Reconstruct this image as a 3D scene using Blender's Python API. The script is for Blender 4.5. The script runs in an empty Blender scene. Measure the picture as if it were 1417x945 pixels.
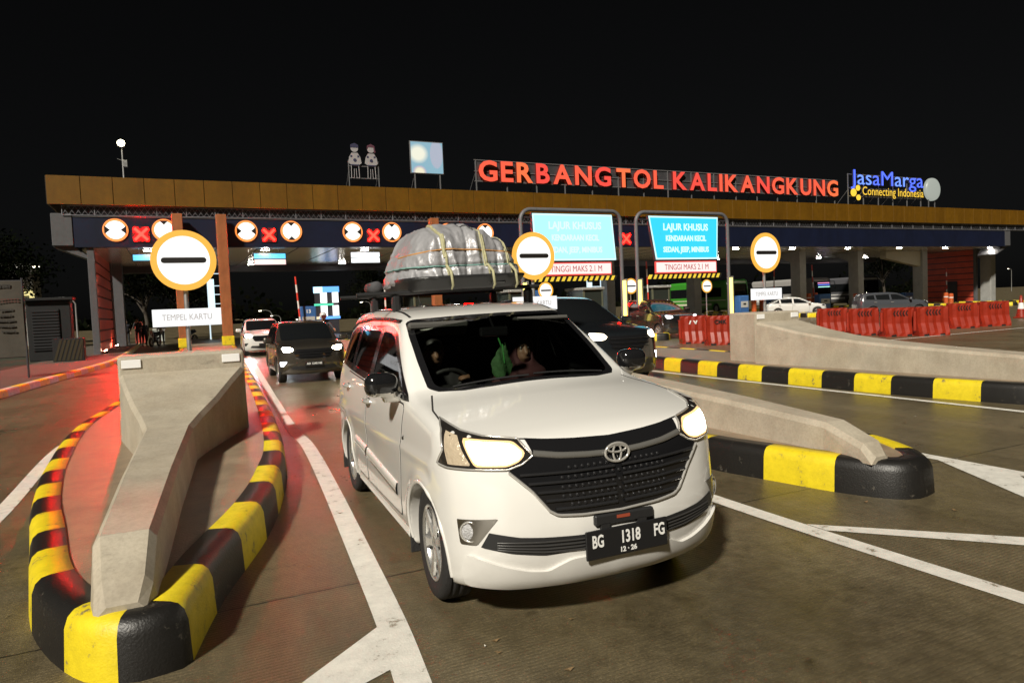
import bpy, bmesh, math, random
import numpy as np
from mathutils import Vector, Matrix
from mathutils.geometry import delaunay_2d_cdt

random.seed(7)
SC = bpy.context.scene
COL = SC.collection

# ------------------------------------------------------------------ camera
CF, CPITCH, CROLL, CYAW, CH = 972.114, -0.05003, -0.04158, 0.44767, 1.6111
def cam_axes():
    fw = np.array([math.sin(CYAW)*math.cos(CPITCH), math.cos(CYAW)*math.cos(CPITCH), math.sin(CPITCH)])
    r = np.array([math.cos(CYAW), -math.sin(CYAW), 0.0]); u = np.cross(r, fw)
    return r*math.cos(CROLL)+u*math.sin(CROLL), -r*math.sin(CROLL)+u*math.cos(CROLL), fw
CR, CU, CW = cam_axes()
cam_d = bpy.data.cameras.new('camera'); cam = bpy.data.objects.new('camera', cam_d); COL.objects.link(cam)
cam_d.sensor_width = 36.0; cam_d.lens = CF/1417*36.0
cam_d.clip_start = 0.05; cam_d.clip_end = 2000
cam.matrix_world = Matrix(((CR[0], CU[0], -CW[0], 0), (CR[1], CU[1], -CW[1], 0), (CR[2], CU[2], -CW[2], CH), (0, 0, 0, 1)))
SC.camera = cam

# ------------------------------------------------------------------ night sky, one sun, exposure
SUN_FROM = Vector((-0.68, -0.62, 0.74)).normalized()        # direction towards the light
SUN_EL = math.asin(SUN_FROM.z); SUN_AZ = math.atan2(SUN_FROM.x, SUN_FROM.y)
W = bpy.data.worlds.new('World'); SC.world = W; W.use_nodes = True
nt = W.node_tree; nt.nodes.clear()
wo = nt.nodes.new('ShaderNodeOutputWorld'); bg = nt.nodes.new('ShaderNodeBackground'); sky = nt.nodes.new('ShaderNodeTexSky')
sky.sky_type = 'NISHITA'; sky.sun_disc = False; sky.sun_elevation = SUN_EL; sky.sun_rotation = SUN_AZ
bg.inputs['Strength'].default_value = 0.0007
hs = nt.nodes.new('ShaderNodeHueSaturation'); hs.inputs['Saturation'].default_value = .15
nt.links.new(sky.outputs[0], hs.inputs['Color']); nt.links.new(hs.outputs[0], bg.inputs['Color']); nt.links.new(bg.outputs[0], wo.inputs['Surface'])
sun_d = bpy.data.lights.new('sun', 'SUN'); sun_d.energy = 5.0; sun_d.angle = math.radians(4.0); sun_d.color = (1.0, 0.935, 0.81)
sun = bpy.data.objects.new('sun', sun_d); COL.objects.link(sun)
sun.rotation_euler = (-SUN_FROM).to_track_quat('-Z', 'Y').to_euler()
SC.view_settings.view_transform = 'Standard'; SC.view_settings.look = 'None'
SC.view_settings.exposure = 0.12; SC.view_settings.gamma = 1.0; SC.view_settings.use_curve_mapping = False
SC.render.engine = 'CYCLES'
SC.cycles.use_denoising = True; SC.cycles.use_light_tree = True
SC.cycles.sample_clamp_indirect = 3.0; SC.cycles.max_bounces = 6; SC.cycles.transparent_max_bounces = 12
SC.cycles.caustics_reflective = False; SC.cycles.caustics_refractive = False

# ------------------------------------------------------------------ helpers
def at(px, py, Y):
    """world point on the plane y=Y seen at a pixel of the 1417x945 photograph (measuring aid)"""
    d = CW + CR*(px-708.5)/CF - CU*(py-472.5)/CF
    return Vector((d*(Y/d[1]) + np.array([0, 0, CH])).tolist())

MATS = {}
def mat(name, base=(.5, .5, .5), rough=.5, metal=0., emit=None, es=0., noise=0., nscale=8., bump=0., bscale=40., coat=0., spec=.5, alpha=None, ncol=None):
    if name in MATS: return MATS[name]
    m = bpy.data.materials.new(name); m.use_nodes = True
    t = m.node_tree; b = t.nodes['Principled BSDF']
    b.inputs['Base Color'].default_value = (*base, 1); b.inputs['Roughness'].default_value = rough
    b.inputs['Metallic'].default_value = metal; b.inputs['Coat Weight'].default_value = coat
    b.inputs['Specular IOR Level'].default_value = spec
    if emit is not None:
        b.inputs['Emission Color'].default_value = (*emit, 1); b.inputs['Emission Strength'].default_value = es
    tc = None
    if noise or bump: tc = t.nodes.new('ShaderNodeTexCoord')
    if noise:
        n = t.nodes.new('ShaderNodeTexNoise'); n.inputs['Scale'].default_value = nscale; n.inputs['Detail'].default_value = 8; n.inputs['Roughness'].default_value = .65
        r = t.nodes.new('ShaderNodeValToRGB')
        lo = ncol if ncol else tuple(c*(1-noise) for c in base); hi = tuple(min(1, c*(1+noise*.6)) for c in base)
        r.color_ramp.elements[0].position = .32; r.color_ramp.elements[0].color = (*lo, 1)
        r.color_ramp.elements[1].position = .68; r.color_ramp.elements[1].color = (*hi, 1)
        t.links.new(tc.outputs['Object'], n.inputs['Vector']); t.links.new(n.outputs['Fac'], r.inputs['Fac']); t.links.new(r.outputs['Color'], b.inputs['Base Color'])
        mr = t.nodes.new('ShaderNodeMapRange'); mr.inputs['To Min'].default_value = max(0.02, rough-.12); mr.inputs['To Max'].default_value = min(1, rough+.12)
        t.links.new(n.outputs['Fac'], mr.inputs['Value']); t.links.new(mr.outputs['Result'], b.inputs['Roughness'])
    if bump:
        n2 = t.nodes.new('ShaderNodeTexNoise'); n2.inputs['Scale'].default_value = bscale; n2.inputs['Detail'].default_value = 5
        bp = t.nodes.new('ShaderNodeBump'); bp.inputs['Strength'].default_value = bump; bp.inputs['Distance'].default_value = .02
        t.links.new(tc.outputs['Object'], n2.inputs['Vector']); t.links.new(n2.outputs['Fac'], bp.inputs['Height']); t.links.new(bp.outputs['Normal'], b.inputs['Normal'])
    MATS[name] = m; return m

def weathered(name, base, rough, streak=(3, 3, .25), dark=.45, bump=.12, scuff=0.):
    """paint or concrete with run-down streaks, blotches and dark scuffs"""
    m = bpy.data.materials.new(name); m.use_nodes = True; t = m.node_tree; L = t.links; b = t.nodes['Principled BSDF']; tc = t.nodes.new('ShaderNodeTexCoord')
    def nz(scale, sc=None, det=8):
        n = t.nodes.new('ShaderNodeTexNoise'); n.inputs['Scale'].default_value = scale; n.inputs['Detail'].default_value = det; n.inputs['Roughness'].default_value = .7
        if sc:
            mp = t.nodes.new('ShaderNodeMapping'); mp.inputs['Scale'].default_value = sc; L.new(tc.outputs['Object'], mp.inputs['Vector']); L.new(mp.outputs[0], n.inputs['Vector'])
        else: L.new(tc.outputs['Object'], n.inputs['Vector'])
        return n.outputs['Fac']
    def rmp(f, p0, c0, p1, c1):
        r = t.nodes.new('ShaderNodeValToRGB'); e = r.color_ramp.elements; e[0].position = p0; e[0].color = (*c0, 1); e[1].position = p1; e[1].color = (*c1, 1); L.new(f, r.inputs['Fac']); return r.outputs['Color']
    def mul(a, b_, f):
        n = t.nodes.new('ShaderNodeMix'); n.data_type = 'RGBA'; n.blend_type = 'MULTIPLY'; n.inputs['Factor'].default_value = f; L.new(a, n.inputs['A']); L.new(b_, n.inputs['B']); return n.outputs['Result']
    c = rmp(nz(2.5), .3, tuple(x*.80 for x in base), .7, tuple(x*1.1 for x in base))
    d = 1-dark; c = mul(c, rmp(nz(1.0, streak), .38, (d, d*.97, d*.93), .58, (1, 1, 1)), .8); c = mul(c, rmp(nz(45, None, 3), .3, (.72, .72, .72), .6, (1, 1, 1)), .6)
    if scuff: c = mul(c, rmp(nz(1.0, (2.2, 2.2, 9), 10), .30, (.25, .24, .22), .37, (1, 1, 1)), scuff)
    L.new(c, b.inputs['Base Color']); b.inputs['Roughness'].default_value = rough
    if bump:
        bp = t.nodes.new('ShaderNodeBump'); bp.inputs['Strength'].default_value = bump; bp.inputs['Distance'].default_value = .02; L.new(nz(55), bp.inputs['Height']); L.new(bp.outputs[0], b.inputs['Normal'])
    MATS[name] = m; return m
def lamp_mat(name, col, s): return mat(name, (.05, .05, .05), .4, emit=col, es=s)

class MB:
    """collects shapes into one mesh"""
    def __init__(s): s.v = []; s.f = []; s.m = []; s.sm = []; s.mats = []
    def _mi(s, m):
        if m not in s.mats: s.mats.append(m)
        return s.mats.index(m)
    def add(s, verts, faces, m, smooth=False, M=None):
        o = len(s.v); k = s._mi(m)
        for p in verts:
            p = Vector(p); s.v.append(tuple(M @ p) if M is not None else tuple(p))
        for f in faces: s.f.append(tuple(i+o for i in f)); s.m.append(k); s.sm.append(smooth)
        return s
    def box(s, c, d, m, rot=None, bev=0.0, seg=1):
        bm = bmesh.new(); bmesh.ops.create_cube(bm, size=1.0)
        for v in bm.verts: v.co = Vector((v.co.x*d[0], v.co.y*d[1], v.co.z*d[2]))
        if bev > 0: bmesh.ops.bevel(bm, geom=bm.edges[:], offset=min(bev, .45*min(d)), segments=seg, affect='EDGES', profile=.5)
        M = Matrix.Translation(Vector(c))
        if rot is not None: M = M @ (Matrix.Rotation(rot, 4, 'Z') if isinstance(rot, (int, float)) else rot)
        bm.verts.index_update()
        s.add([v.co.copy() for v in bm.verts], [[v.index for v in f.verts] for f in bm.faces], m, False, M); bm.free(); return s
    def cyl(s, a, b, r0, m, r1=None, n=12, cap=True, smooth=True):
        a = Vector(a); b = Vector(b); r1 = r0 if r1 is None else r1
        q = (b-a).to_track_quat('Z', 'Y').to_matrix()
        V = []
        for (c, r) in ((a, r0), (b, r1)):
            for i in range(n):
                t = 2*math.pi*i/n; V.append(c + q @ Vector((r*math.cos(t), r*math.sin(t), 0)))
        F = [(i, (i+1) % n, n+(i+1) % n, n+i) for i in range(n)]
        s.add(V, F, m, smooth)
        if cap: s.add(V[:n], [tuple(range(n-1, -1, -1))], m); s.add(V[n:], [tuple(range(n))], m)
        return s
    def tube(s, pts, r, m, n=8, smooth=True, cap=True):
        pts = [Vector(p) for p in pts]; V = []; up = None
        for i, p in enumerate(pts):
            d = (pts[min(i+1, len(pts)-1)] - pts[max(i-1, 0)]).normalized()
            if up is None:
                up = Vector((0, 0, 1)) if abs(d.z) < .9 else Vector((1, 0, 0))
            x = d.cross(up).normalized(); y = x.cross(d).normalized(); up = y
            rr = r[i] if isinstance(r, (list, tuple)) else r
            for k in range(n):
                t = 2*math.pi*k/n; V.append(p + x*(rr*math.cos(t)) + y*(rr*math.sin(t)))
        F = []
        for i in range(len(pts)-1):
            for k in range(n): F.append((i*n+k, i*n+(k+1) % n, (i+1)*n+(k+1) % n, (i+1)*n+k))
        s.add(V, F, m, smooth)
        if cap: s.add(V[:n], [tuple(range(n))], m); s.add(V[-n:], [tuple(range(n-1, -1, -1))], m)
        return s
    def lathe(s, prof, m, n=32, axis='Z', c=(0, 0, 0), smooth=True):
        V = []; c = Vector(c)
        for (r, h) in prof:
            for k in range(n):
                t = 2*math.pi*k/n; x, y = r*math.cos(t), r*math.sin(t)
                V.append(c + (Vector((x, y, h)) if axis == 'Z' else Vector((x, h, y)) if axis == 'Y' else Vector((h, x, y))))
        F = [(i*n+k, i*n+(k+1) % n, (i+1)*n+(k+1) % n, (i+1)*n+k) for i in range(len(prof)-1) for k in range(n)]
        return s.add(V, F, m, smooth)
    def prism(s, poly, y0, y1, m, plane='XZ', smooth=False):
        """polygon in a plane extruded along the remaining axis"""
        def P(a, b, h): return (a, h, b) if plane == 'XZ' else (a, b, h) if plane == 'XY' else (h, a, b)
        n = len(poly); V = [P(a, b, y0) for a, b in poly] + [P(a, b, y1) for a, b in poly]
        F = [tuple(range(n)), tuple(range(2*n-1, n-1, -1))] + [((i+1) % n, i, n+i, n+(i+1) % n) for i in range(n)]
        return s.add(V, F, m, smooth)
    def build(s, name, parent=None, loc=None, fix=True):
        me = bpy.data.meshes.new(name); me.from_pydata(s.v, [], s.f)
        for m in s.mats: me.materials.append(m)
        me.polygons.foreach_set('material_index', s.m); me.polygons.foreach_set('use_smooth', s.sm); me.update()
        if fix:
            bm = bmesh.new(); bm.from_mesh(me); bmesh.ops.recalc_face_normals(bm, faces=bm.faces); bm.to_mesh(me); bm.free()
        o = bpy.data.objects.new(name, me); COL.objects.link(o)
        if parent is not None: o.parent = parent
        if loc is not None: o.location = loc
        return o

def np_obj(name, V, F, m, parent=None, smooth=True):
    me = bpy.data.meshes.new(name); me.from_pydata(np.asarray(V).tolist(), [], np.asarray(F).tolist() if not isinstance(F, list) else F)
    for mm in (m if isinstance(m, (list, tuple)) else [m]): me.materials.append(mm)
    if smooth: me.polygons.foreach_set('use_smooth', [True]*len(me.polygons))
    me.update(); o = bpy.data.objects.new(name, me); COL.objects.link(o)
    if parent is not None: o.parent = parent
    return o

def thing(name, label, cat, loc=(0, 0, 0), rz=0., group=None):
    o = bpy.data.objects.new(name, None); COL.objects.link(o); o.location = loc; o.rotation_euler = (0, 0, rz)
    o.empty_display_size = .1
    return tag(o, label, cat, group)
def tag(o, label, cat, group=None):
    o['label'] = label; o['category'] = cat
    if group: o['group'] = group
    return o
def struct(o): o['kind'] = 'structure'; return o
def kids(o): return [c for c in bpy.data.objects if c.parent == o]
def posts(root, spots, name, make):
    for q in spots:
        b = MB(); make(b, q); b.build(name, root)
def dup(root, loc, rz, label, group=None):
    r = root.copy(); COL.objects.link(r); r.location = loc; r.rotation_euler = (0, 0, rz); r['label'] = label
    if group: r['group'] = group
    for ch in kids(root):
        c = ch.copy(); COL.objects.link(c); c.parent = r
        for g in kids(ch):
            d = g.copy(); COL.objects.link(d); d.parent = c
    return r

def text_mesh(txt, size, extrude=.0, offset=0., align='CENTER', width=None):
    """lettering as vertices/faces in the XY plane (x right, y up), front at z=0+"""
    cu = bpy.data.curves.new('lettering', 'FONT'); cu.body = txt; cu.size = size; cu.extrude = extrude; cu.offset = offset
    cu.align_x = align; cu.align_y = 'CENTER'; cu.resolution_u = 3
    o = bpy.data.objects.new('lettering', cu); COL.objects.link(o)
    dg = bpy.context.evaluated_depsgraph_get(); me = bpy.data.meshes.new_from_object(o.evaluated_get(dg))
    V = np.array([v.co[:] for v in me.vertices]).reshape(-1, 3); F = [tuple(p.vertices) for p in me.polygons]
    bpy.data.objects.remove(o); bpy.data.curves.remove(cu); bpy.data.meshes.remove(me)
    if width and len(V):
        w = V[:, 0].max()-V[:, 0].min(); V[:, 0] *= width/w
    return V, F
def put_text(mb, txt, size, m, o, x=(1, 0, 0), y=(0, 0, 1), n=(0, -1, 0), extrude=.004, offset=0., align='CENTER', width=None):
    """adds lettering to mb: o centre, x/y directions in the plane, n towards the reader"""
    V, F = text_mesh(txt, size, extrude, offset, align, width)
    o = np.array(o, float); X, Y, N = (np.array(a, float) for a in (x, y, n))
    P = o + V[:, :1]*X + V[:, 1:2]*Y + (V[:, 2:]+extrude)*N
    mb.add([tuple(p) for p in P], F, m)
# ================================================================== setting: ground, markings, islands
def road_material():
    m = bpy.data.materials.new('grooved_concrete'); m.use_nodes = True; t = m.node_tree; L = t.links; b = t.nodes['Principled BSDF']
    g = t.nodes.new('ShaderNodeNewGeometry'); sx = t.nodes.new('ShaderNodeSeparateXYZ'); L.new(g.outputs['Position'], sx.inputs[0])
    def N(k, **kw):
        n = t.nodes.new(k)
        for a, v in kw.items(): setattr(n, a, v)
        return n
    def noise(scale, detail=8, sc=None):
        n = N('ShaderNodeTexNoise'); n.inputs['Scale'].default_value = scale; n.inputs['Detail'].default_value = detail; n.inputs['Roughness'].default_value = .7
        if sc:
            mp = N('ShaderNodeMapping'); mp.inputs['Scale'].default_value = sc; L.new(g.outputs['Position'], mp.inputs['Vector']); L.new(mp.outputs[0], n.inputs['Vector'])
        else: L.new(g.outputs['Position'], n.inputs['Vector'])
        return n
    def math_(op, a, b_=None, c=None):
        n = N('ShaderNodeMath', operation=op)
        for i, v in enumerate((a, b_, c)):
            if v is None: continue
            if isinstance(v, (int, float)): n.inputs[i].default_value = v
            else: L.new(v, n.inputs[i])
        return n.outputs[0]
    def ramp(fac, e):
        r = N('ShaderNodeValToRGB')
        while len(r.color_ramp.elements) < len(e): r.color_ramp.elements.new(.5)
        for q, (p, c) in zip(r.color_ramp.elements, e): q.position = p; q.color = (*c, 1)
        L.new(fac, r.inputs['Fac']); return r.outputs['Color']
    def mix(mode, f, a, b_):
        n = N('ShaderNodeMix', data_type='RGBA', blend_type=mode)
        if isinstance(f, (int, float)): n.inputs['Factor'].default_value = f
        else: L.new(f, n.inputs['Factor'])
        L.new(a, n.inputs['A'])
        if isinstance(b_, tuple): n.inputs['B'].default_value = (*b_, 1)
        else: L.new(b_, n.inputs['B'])
        return n.outputs['Result']
    n1 = noise(.55, 10); n2 = noise(9, 8); n3 = noise(120, 3)
    base = ramp(n1.outputs['Fac'], [(.3, (.112, .090, .052)), (.5, (.175, .142, .084)), (.72, (.230, .190, .118))])
    base = mix('MULTIPLY', .55, base, ramp(n2.outputs['Fac'], [(.28, (.45, .43, .40)), (.6, (1, 1, 1))]))
    base = mix('MULTIPLY', .5, base, ramp(n3.outputs['Fac'], [(.3, (.5, .5, .5)), (.62, (1.15, 1.15, 1.12))]))
    # tyre tracks: darker rubbed bands along the lanes
    trk = noise(1.0, 6, (1.6, .05, 1)); base = mix('MULTIPLY', .6, base, ramp(trk.outputs['Fac'], [(.4, (.62, .62, .62)), (.62, (1, 1, 1))]))
    # oil drips and stains
    oil = noise(2.6, 4); base = mix('MULTIPLY', .75, base, ramp(oil.outputs['Fac'], [(.27, (.35, .33, .30)), (.36, (1, 1, 1))]))
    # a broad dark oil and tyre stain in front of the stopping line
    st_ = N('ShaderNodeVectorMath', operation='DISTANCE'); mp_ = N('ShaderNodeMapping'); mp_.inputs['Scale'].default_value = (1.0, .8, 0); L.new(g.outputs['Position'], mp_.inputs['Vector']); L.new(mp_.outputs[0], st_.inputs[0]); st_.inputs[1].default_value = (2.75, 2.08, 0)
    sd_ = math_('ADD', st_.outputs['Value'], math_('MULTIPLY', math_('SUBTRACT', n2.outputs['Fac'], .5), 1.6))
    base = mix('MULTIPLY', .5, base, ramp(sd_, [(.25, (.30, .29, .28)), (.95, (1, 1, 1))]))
    # transverse joints every 5 m, a wandering crack line
    wob = math_('MULTIPLY', n2.outputs['Fac'], .03)
    y = math_('ADD', sx.outputs['Y'], wob)
    fy = math_('ABSOLUTE', math_('SUBTRACT', math_('FRACT', math_('DIVIDE', math_('ADD', y, 500.85), 5.0)), .0))
    j = math_('LESS_THAN', fy, .0032)
    base = mix('MIX', math_('MULTIPLY', j, .85), base, (.012, .011, .010))
    # hairline cracks in a few places, coarse light aggregate, paler worn patches
    cn = noise(1.3, 5); cv = N('ShaderNodeTexVoronoi', feature='DISTANCE_TO_EDGE'); cv.inputs['Scale'].default_value = .33
    va = N('ShaderNodeVectorMath', operation='MULTIPLY_ADD'); L.new(cn.outputs['Color'], va.inputs[0]); va.inputs[1].default_value = (1.4, 1.4, 0); L.new(g.outputs['Position'], va.inputs[2]); L.new(va.outputs[0], cv.inputs['Vector'])
    ck = math_('MULTIPLY', math_('LESS_THAN', cv.outputs['Distance'], .0028), math_('GREATER_THAN', n1.outputs['Fac'], .53))
    base = mix('MIX', math_('MULTIPLY', ck, .7), base, (.02, .018, .015))
    ag = N('ShaderNodeTexVoronoi'); ag.inputs['Scale'].default_value = 75; L.new(g.outputs['Position'], ag.inputs['Vector'])
    base = mix('MULTIPLY', .8, base, ramp(ag.outputs['Distance'], [(.12, (1.45, 1.40, 1.30)), (.45, (.80, .80, .80))]))
    L.new(base, b.inputs['Base Color'])
    rr = N('ShaderNodeMapRange'); rr.inputs['From Min'].default_value = .3; rr.inputs['From Max'].default_value = .7; rr.inputs['To Min'].default_value = .24; rr.inputs['To Max'].default_value = .46
    L.new(n1.outputs['Fac'], rr.inputs['Value']); L.new(rr.outputs[0], b.inputs['Roughness'])
    # tined grooves across the lane
    ph = math_('MULTIPLY', math_('ADD', sx.outputs['Y'], math_('MULTIPLY', n1.outputs['Fac'], .08)), 2*math.pi/.028)
    gr = math_('POWER', math_('ABSOLUTE', math_('SINE', math_('MULTIPLY', ph, .5))), .35)
    gr = math_('MULTIPLY', gr, ramp(n1.outputs['Fac'], [(.35, (.15, .15, .15)), (.6, (1, 1, 1))]))
    h = math_('ADD', math_('MULTIPLY', gr, .65), math_('MULTIPLY', n3.outputs['Fac'], .6))
    h = math_('SUBTRACT', h, math_('MULTIPLY', j, 2.0))
    bp = N('ShaderNodeBump'); bp.inputs['Strength'].default_value = .75; bp.inputs['Distance'].default_value = .008
    L.new(h, bp.inputs['Height']); L.new(bp.outputs[0], b.inputs['Normal'])
    return m
M_ROAD = road_material()
def worn_paint(name, col, under, thr=.36, rough=.55):
    m = bpy.data.materials.new(name); m.use_nodes = True; t = m.node_tree; L = t.links; b = t.nodes['Principled BSDF']
    g = t.nodes.new('ShaderNodeNewGeometry'); n = t.nodes.new('ShaderNodeTexNoise'); n.inputs['Scale'].default_value = 7; n.inputs['Detail'].default_value = 10; n.inputs['Roughness'].default_value = .75
    r = t.nodes.new('ShaderNodeValToRGB'); e = r.color_ramp.elements
    e[0].position = thr; e[0].color = (*under, 1); e[1].position = thr+.05; e[1].color = (*[c*.82 for c in col], 1); k = e.new(.62); k.color = (*col, 1)
    L.new(g.outputs['Position'], n.inputs['Vector']); L.new(n.outputs['Fac'], r.inputs['Fac']); L.new(r.outputs['Color'], b.inputs['Base Color'])
    n2 = t.nodes.new('ShaderNodeTexNoise'); n2.inputs['Scale'].default_value = 90; L.new(g.outputs['Position'], n2.inputs['Vector'])
    bp = t.nodes.new('ShaderNodeBump'); bp.inputs['Strength'].default_value = .35; bp.inputs['Distance'].default_value = .006; L.new(n2.outputs['Fac'], bp.inputs['Height']); L.new(bp.outputs[0], b.inputs['Normal'])
    b.inputs['Roughness'].default_value = rough
    MATS[name] = m; return m
M_WHITE_LINE = worn_paint('road_white', (.74, .72, .66), (.24, .21, .16), .365)
M_KY = worn_paint('kerb_yellow', (.74, .58, .014), (.20, .155, .07), .36, .52)
M_KB = worn_paint('kerb_black', (.012, .011, .010), (.07, .062, .05), .355, .44)
M_CONC = weathered('barrier_concrete', (.45, .40, .315), .66, (2, 2, .9), .16, .10, .45)
M_PAVE = mat('island_concrete', (.27, .205, .14), .42, noise=.3, nscale=3.5, bump=.4, bscale=70)
M_REFL = mat('white_reflector', (.85, .85, .85), .3)
M_STEEL = mat('galvanised_steel', (.45, .45, .45), .4, metal=.7, noise=.15)
M_BLACK = mat('matt_black', (.012, .012, .013), .5)
M_GREYPAINT = mat('grey_paint', (.12, .12, .13), .5, noise=.15)
M_WHITEPAINT = mat('white_paint', (.75, .75, .73), .45)

mb = MB(); mb.add([(-600, -60, 0), (700, -60, 0), (700, 900, 0), (-600, 900, 0)], [(0, 1, 2, 3)], M_ROAD); struct(mb.build('road'))

def line_strip(pts, w, z=.004):
    """flat painted strip along a centre line"""
    P = [Vector((a, b, 0)) for a, b in pts]; V = []
    for i, p in enumerate(P):
        d = (P[min(i+1, len(P)-1)]-P[max(i-1, 0)]).normalized(); n = Vector((-d.y, d.x, 0))*w/2
        V += [p+n+Vector((0, 0, z)), p-n+Vector((0, 0, z))]
    return V, [(2*i, 2*i+1, 2*i+3, 2*i+2) for i in range(len(P)-1)]
def smooth_line(pts, n=8):
    """Catmull-Rom through 2-D points"""
    out = []
    for i in range(len(pts)-1):
        p0, p1, p2, p3 = pts[max(i-1, 0)], pts[i], pts[i+1], pts[min(i+2, len(pts)-1)]
        for k in range(n):
            t = k/n
            out.append(tuple(.5*((2*b)+(-a+c)*t+(2*a-5*b+4*c-d)*t*t+(-a+3*b-3*c+d)*t**3) for a, b, c, d in zip(p0, p1, p2, p3)))
    return out+[tuple(pts[-1])]
mk = MB()
for pts, w in (([(.55, .6), (.70, 2.0), (.845, 2.9), (.995, 4.2), (1.385, 8.55), (1.52, 11.9), (2.5, 27.2), (3.1, 37.5)], .155),
               ([(-2.1, 2.5), (-1.72, 4.6), (-1.46, 7.0), (-1.43, 10.7), (-1.12, 13.9), (.05, 37.5)], .15),
               ([(3.92, .5), (3.86, 2.0), (3.83, 4.3), (3.95, 8.0), (4.3, 15.0), (5.5, 37.5)], .15),
               ([(6.35, .5), (6.42, 2.5), (6.5, 5.0), (6.65, 9.0), (7.2, 18.0), (8.3, 37.5)], .15),
               ([(9.6, .5), (9.68, 5.2), (9.72, 9), (9.78, 12.5), (10.3, 22), (11.2, 37.5)], .13),
               ([(12.6, 2.0), (12.5, 6.2), (12.75, 12.5), (13.3, 22), (14.2, 37.5)], .13)):
    mk.add(*line_strip(smooth_line(pts), w), M_WHITE_LINE)
for q in ([(.85, 3.50), (.80, 3.05), (.62, 2.97), (-.35, 2.15), (-.75, 2.15)], [(3.91, 3.50), (3.91, 3.34), (4.66, 2.51), (5.4, 1.7), (5.55, 1.7), (4.82, 2.58)],
          [(6.42, 4.22), (6.42, 3.5), (5.9, 3.0), (5.0, 1.7), (4.8, 1.7), (5.75, 3.1)]):
    mk.add([(a, b, .0045) for a, b in q], [tuple(range(len(q)))], M_WHITE_LINE)
mk.add(*line_strip([(19.5, 15.2), (26.0, 15.4), (60, 16.5)], .12), M_WHITE_LINE)
struct(mk.build('road_markings'))
# scattered litter on the near road: dry leaves and paper scraps nobody would count
lt = MB(); mlf = mat('dry_leaf', (.20, .13, .06), .7); mpp = mat('paper_scrap', (.6, .58, .52), .7)
for i in range(150):
    x = random.choice([random.uniform(-3.5, 1.9), random.uniform(1.0, 1.9), random.uniform(3.4, 9.5)]); y = random.uniform(2.6, 14); s = random.uniform(.006, .02); a = random.uniform(0, 6.28)
    V = [(x+s*math.cos(a+k*1.57)*(1.6 if k % 2 else .8), y+s*math.sin(a+k*1.57)*(1.6 if k % 2 else .8), .007+.006*(k % 2)) for k in range(4)]
    lt.add(V, [(0, 1, 2, 3)], mlf if random.random() < .7 else mpp)
o = lt.build('leaf_litter', fix=False); o['kind'] = 'stuff'; o['label'] = 'dry leaves and paper scraps lying along the kerb'

def resample(pts, step, closed=True):
    P = [Vector((a, b)) for a, b in pts]
    if closed: P.append(P[0])
    out = []; acc = 0; s = [0]
    for i in range(len(P)-1): s.append(s[-1]+(P[i+1]-P[i]).length)
    n = max(3, int(round(s[-1]/step)))
    j = 0
    for k in range(n if closed else n+1):
        d = s[-1]*k/n
        while j < len(s)-2 and s[j+1] < d: j += 1
        t = (d-s[j])/max(1e-9, s[j+1]-s[j]); out.append(P[j].lerp(P[j+1], t))
    return out, s[-1]/n
def island(name, left, right, label, seg=.58, start=None, first=(0,), other=(0,), h=.285):
    """kerbed lane island; left side listed from the nose backwards, right side too"""
    L = smooth_line(left, 6); R = smooth_line(right, 6)
    loop = [q for q in reversed(L)] + R            # down the left side to the nose, back up the right
    P, st = resample(loop, .09)
    n = len(P); root = thing(name, label, 'traffic island', (0, 0, 0), 0, 'kerbed lane islands')
    prof = [(0, 0), (.012, .20), (.03, .25), (.06, .277), (.10, h), (.21, h), (.21, h-.03)]
    V = []; nrm = []
    for i in range(n):
        d = (P[(i+1) % n]-P[i-1]).normalized(); nrm.append(Vector((-d.y, d.x)))
    ctr = sum((p for p in P), Vector((0, 0)))/n
    sgn = 1
    # inward normal: loop runs clockwise or not, test on the first point
    area = sum(P[i].x*P[(i+1) % n].y-P[(i+1) % n].x*P[i].y for i in range(n))
    sgn = 1 if area > 0 else -1
    # smooth the normals a little so the rounded nose stays even
    for _ in range(2): nrm = [(nrm[i-1]+nrm[i]*2+nrm[(i+1) % n]).normalized() for i in range(n)]
    for i in range(n):
        for a, z in prof:
            q = P[i]+nrm[i]*(sgn*a); V.append((q.x, q.y, z))
    k = len(prof); kb = MB(); s0 = 0
    if start: s0 = min(range(n), key=lambda i: (P[i]-Vector(start)).length)*st
    def stripe(d):
        # painted stripe index counted from the start point, lengths listed for the first few on either side
        lst, d, sg = (first, d, 0) if d >= 0 else (other, -d, 1); j = 0
        for q in lst:
            if d < q: return j+sg
            d -= q; j += 1
        return j+sg+int(d//seg)
    for i in range(n):
        i2 = (i+1) % n; m = M_KB if stripe((i+.5)*st-s0) % 2 == 0 else M_KY
        kb.add([V[i*k+j] for j in range(k)]+[V[i2*k+j] for j in range(k)], [(j, j+1, k+j+1, k+j) for j in range(k-1)], m, True)
    ko = kb.build('kerb', root, fix=False); bm = bmesh.new(); bm.from_mesh(ko.data); bmesh.ops.remove_doubles(bm, verts=bm.verts, dist=.0005); bm.to_mesh(ko.data); bm.free()
    pv = MB(); inner = [V[i*k+k-2] for i in range(n)]; c2 = [(a, b, h-.012) for a, b, _ in inner]
    vv = [Vector((a, b)) for a, b, _ in c2]
    r = delaunay_2d_cdt(vv, [(i, (i+1) % n) for i in range(n)], [], 1, 1e-5)
    pv.add([(a.x, a.y, h-.012) for a in r[0]], [tuple(f) for f in r[2]], M_PAVE); pv.build('paving', root)
    return root
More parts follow.
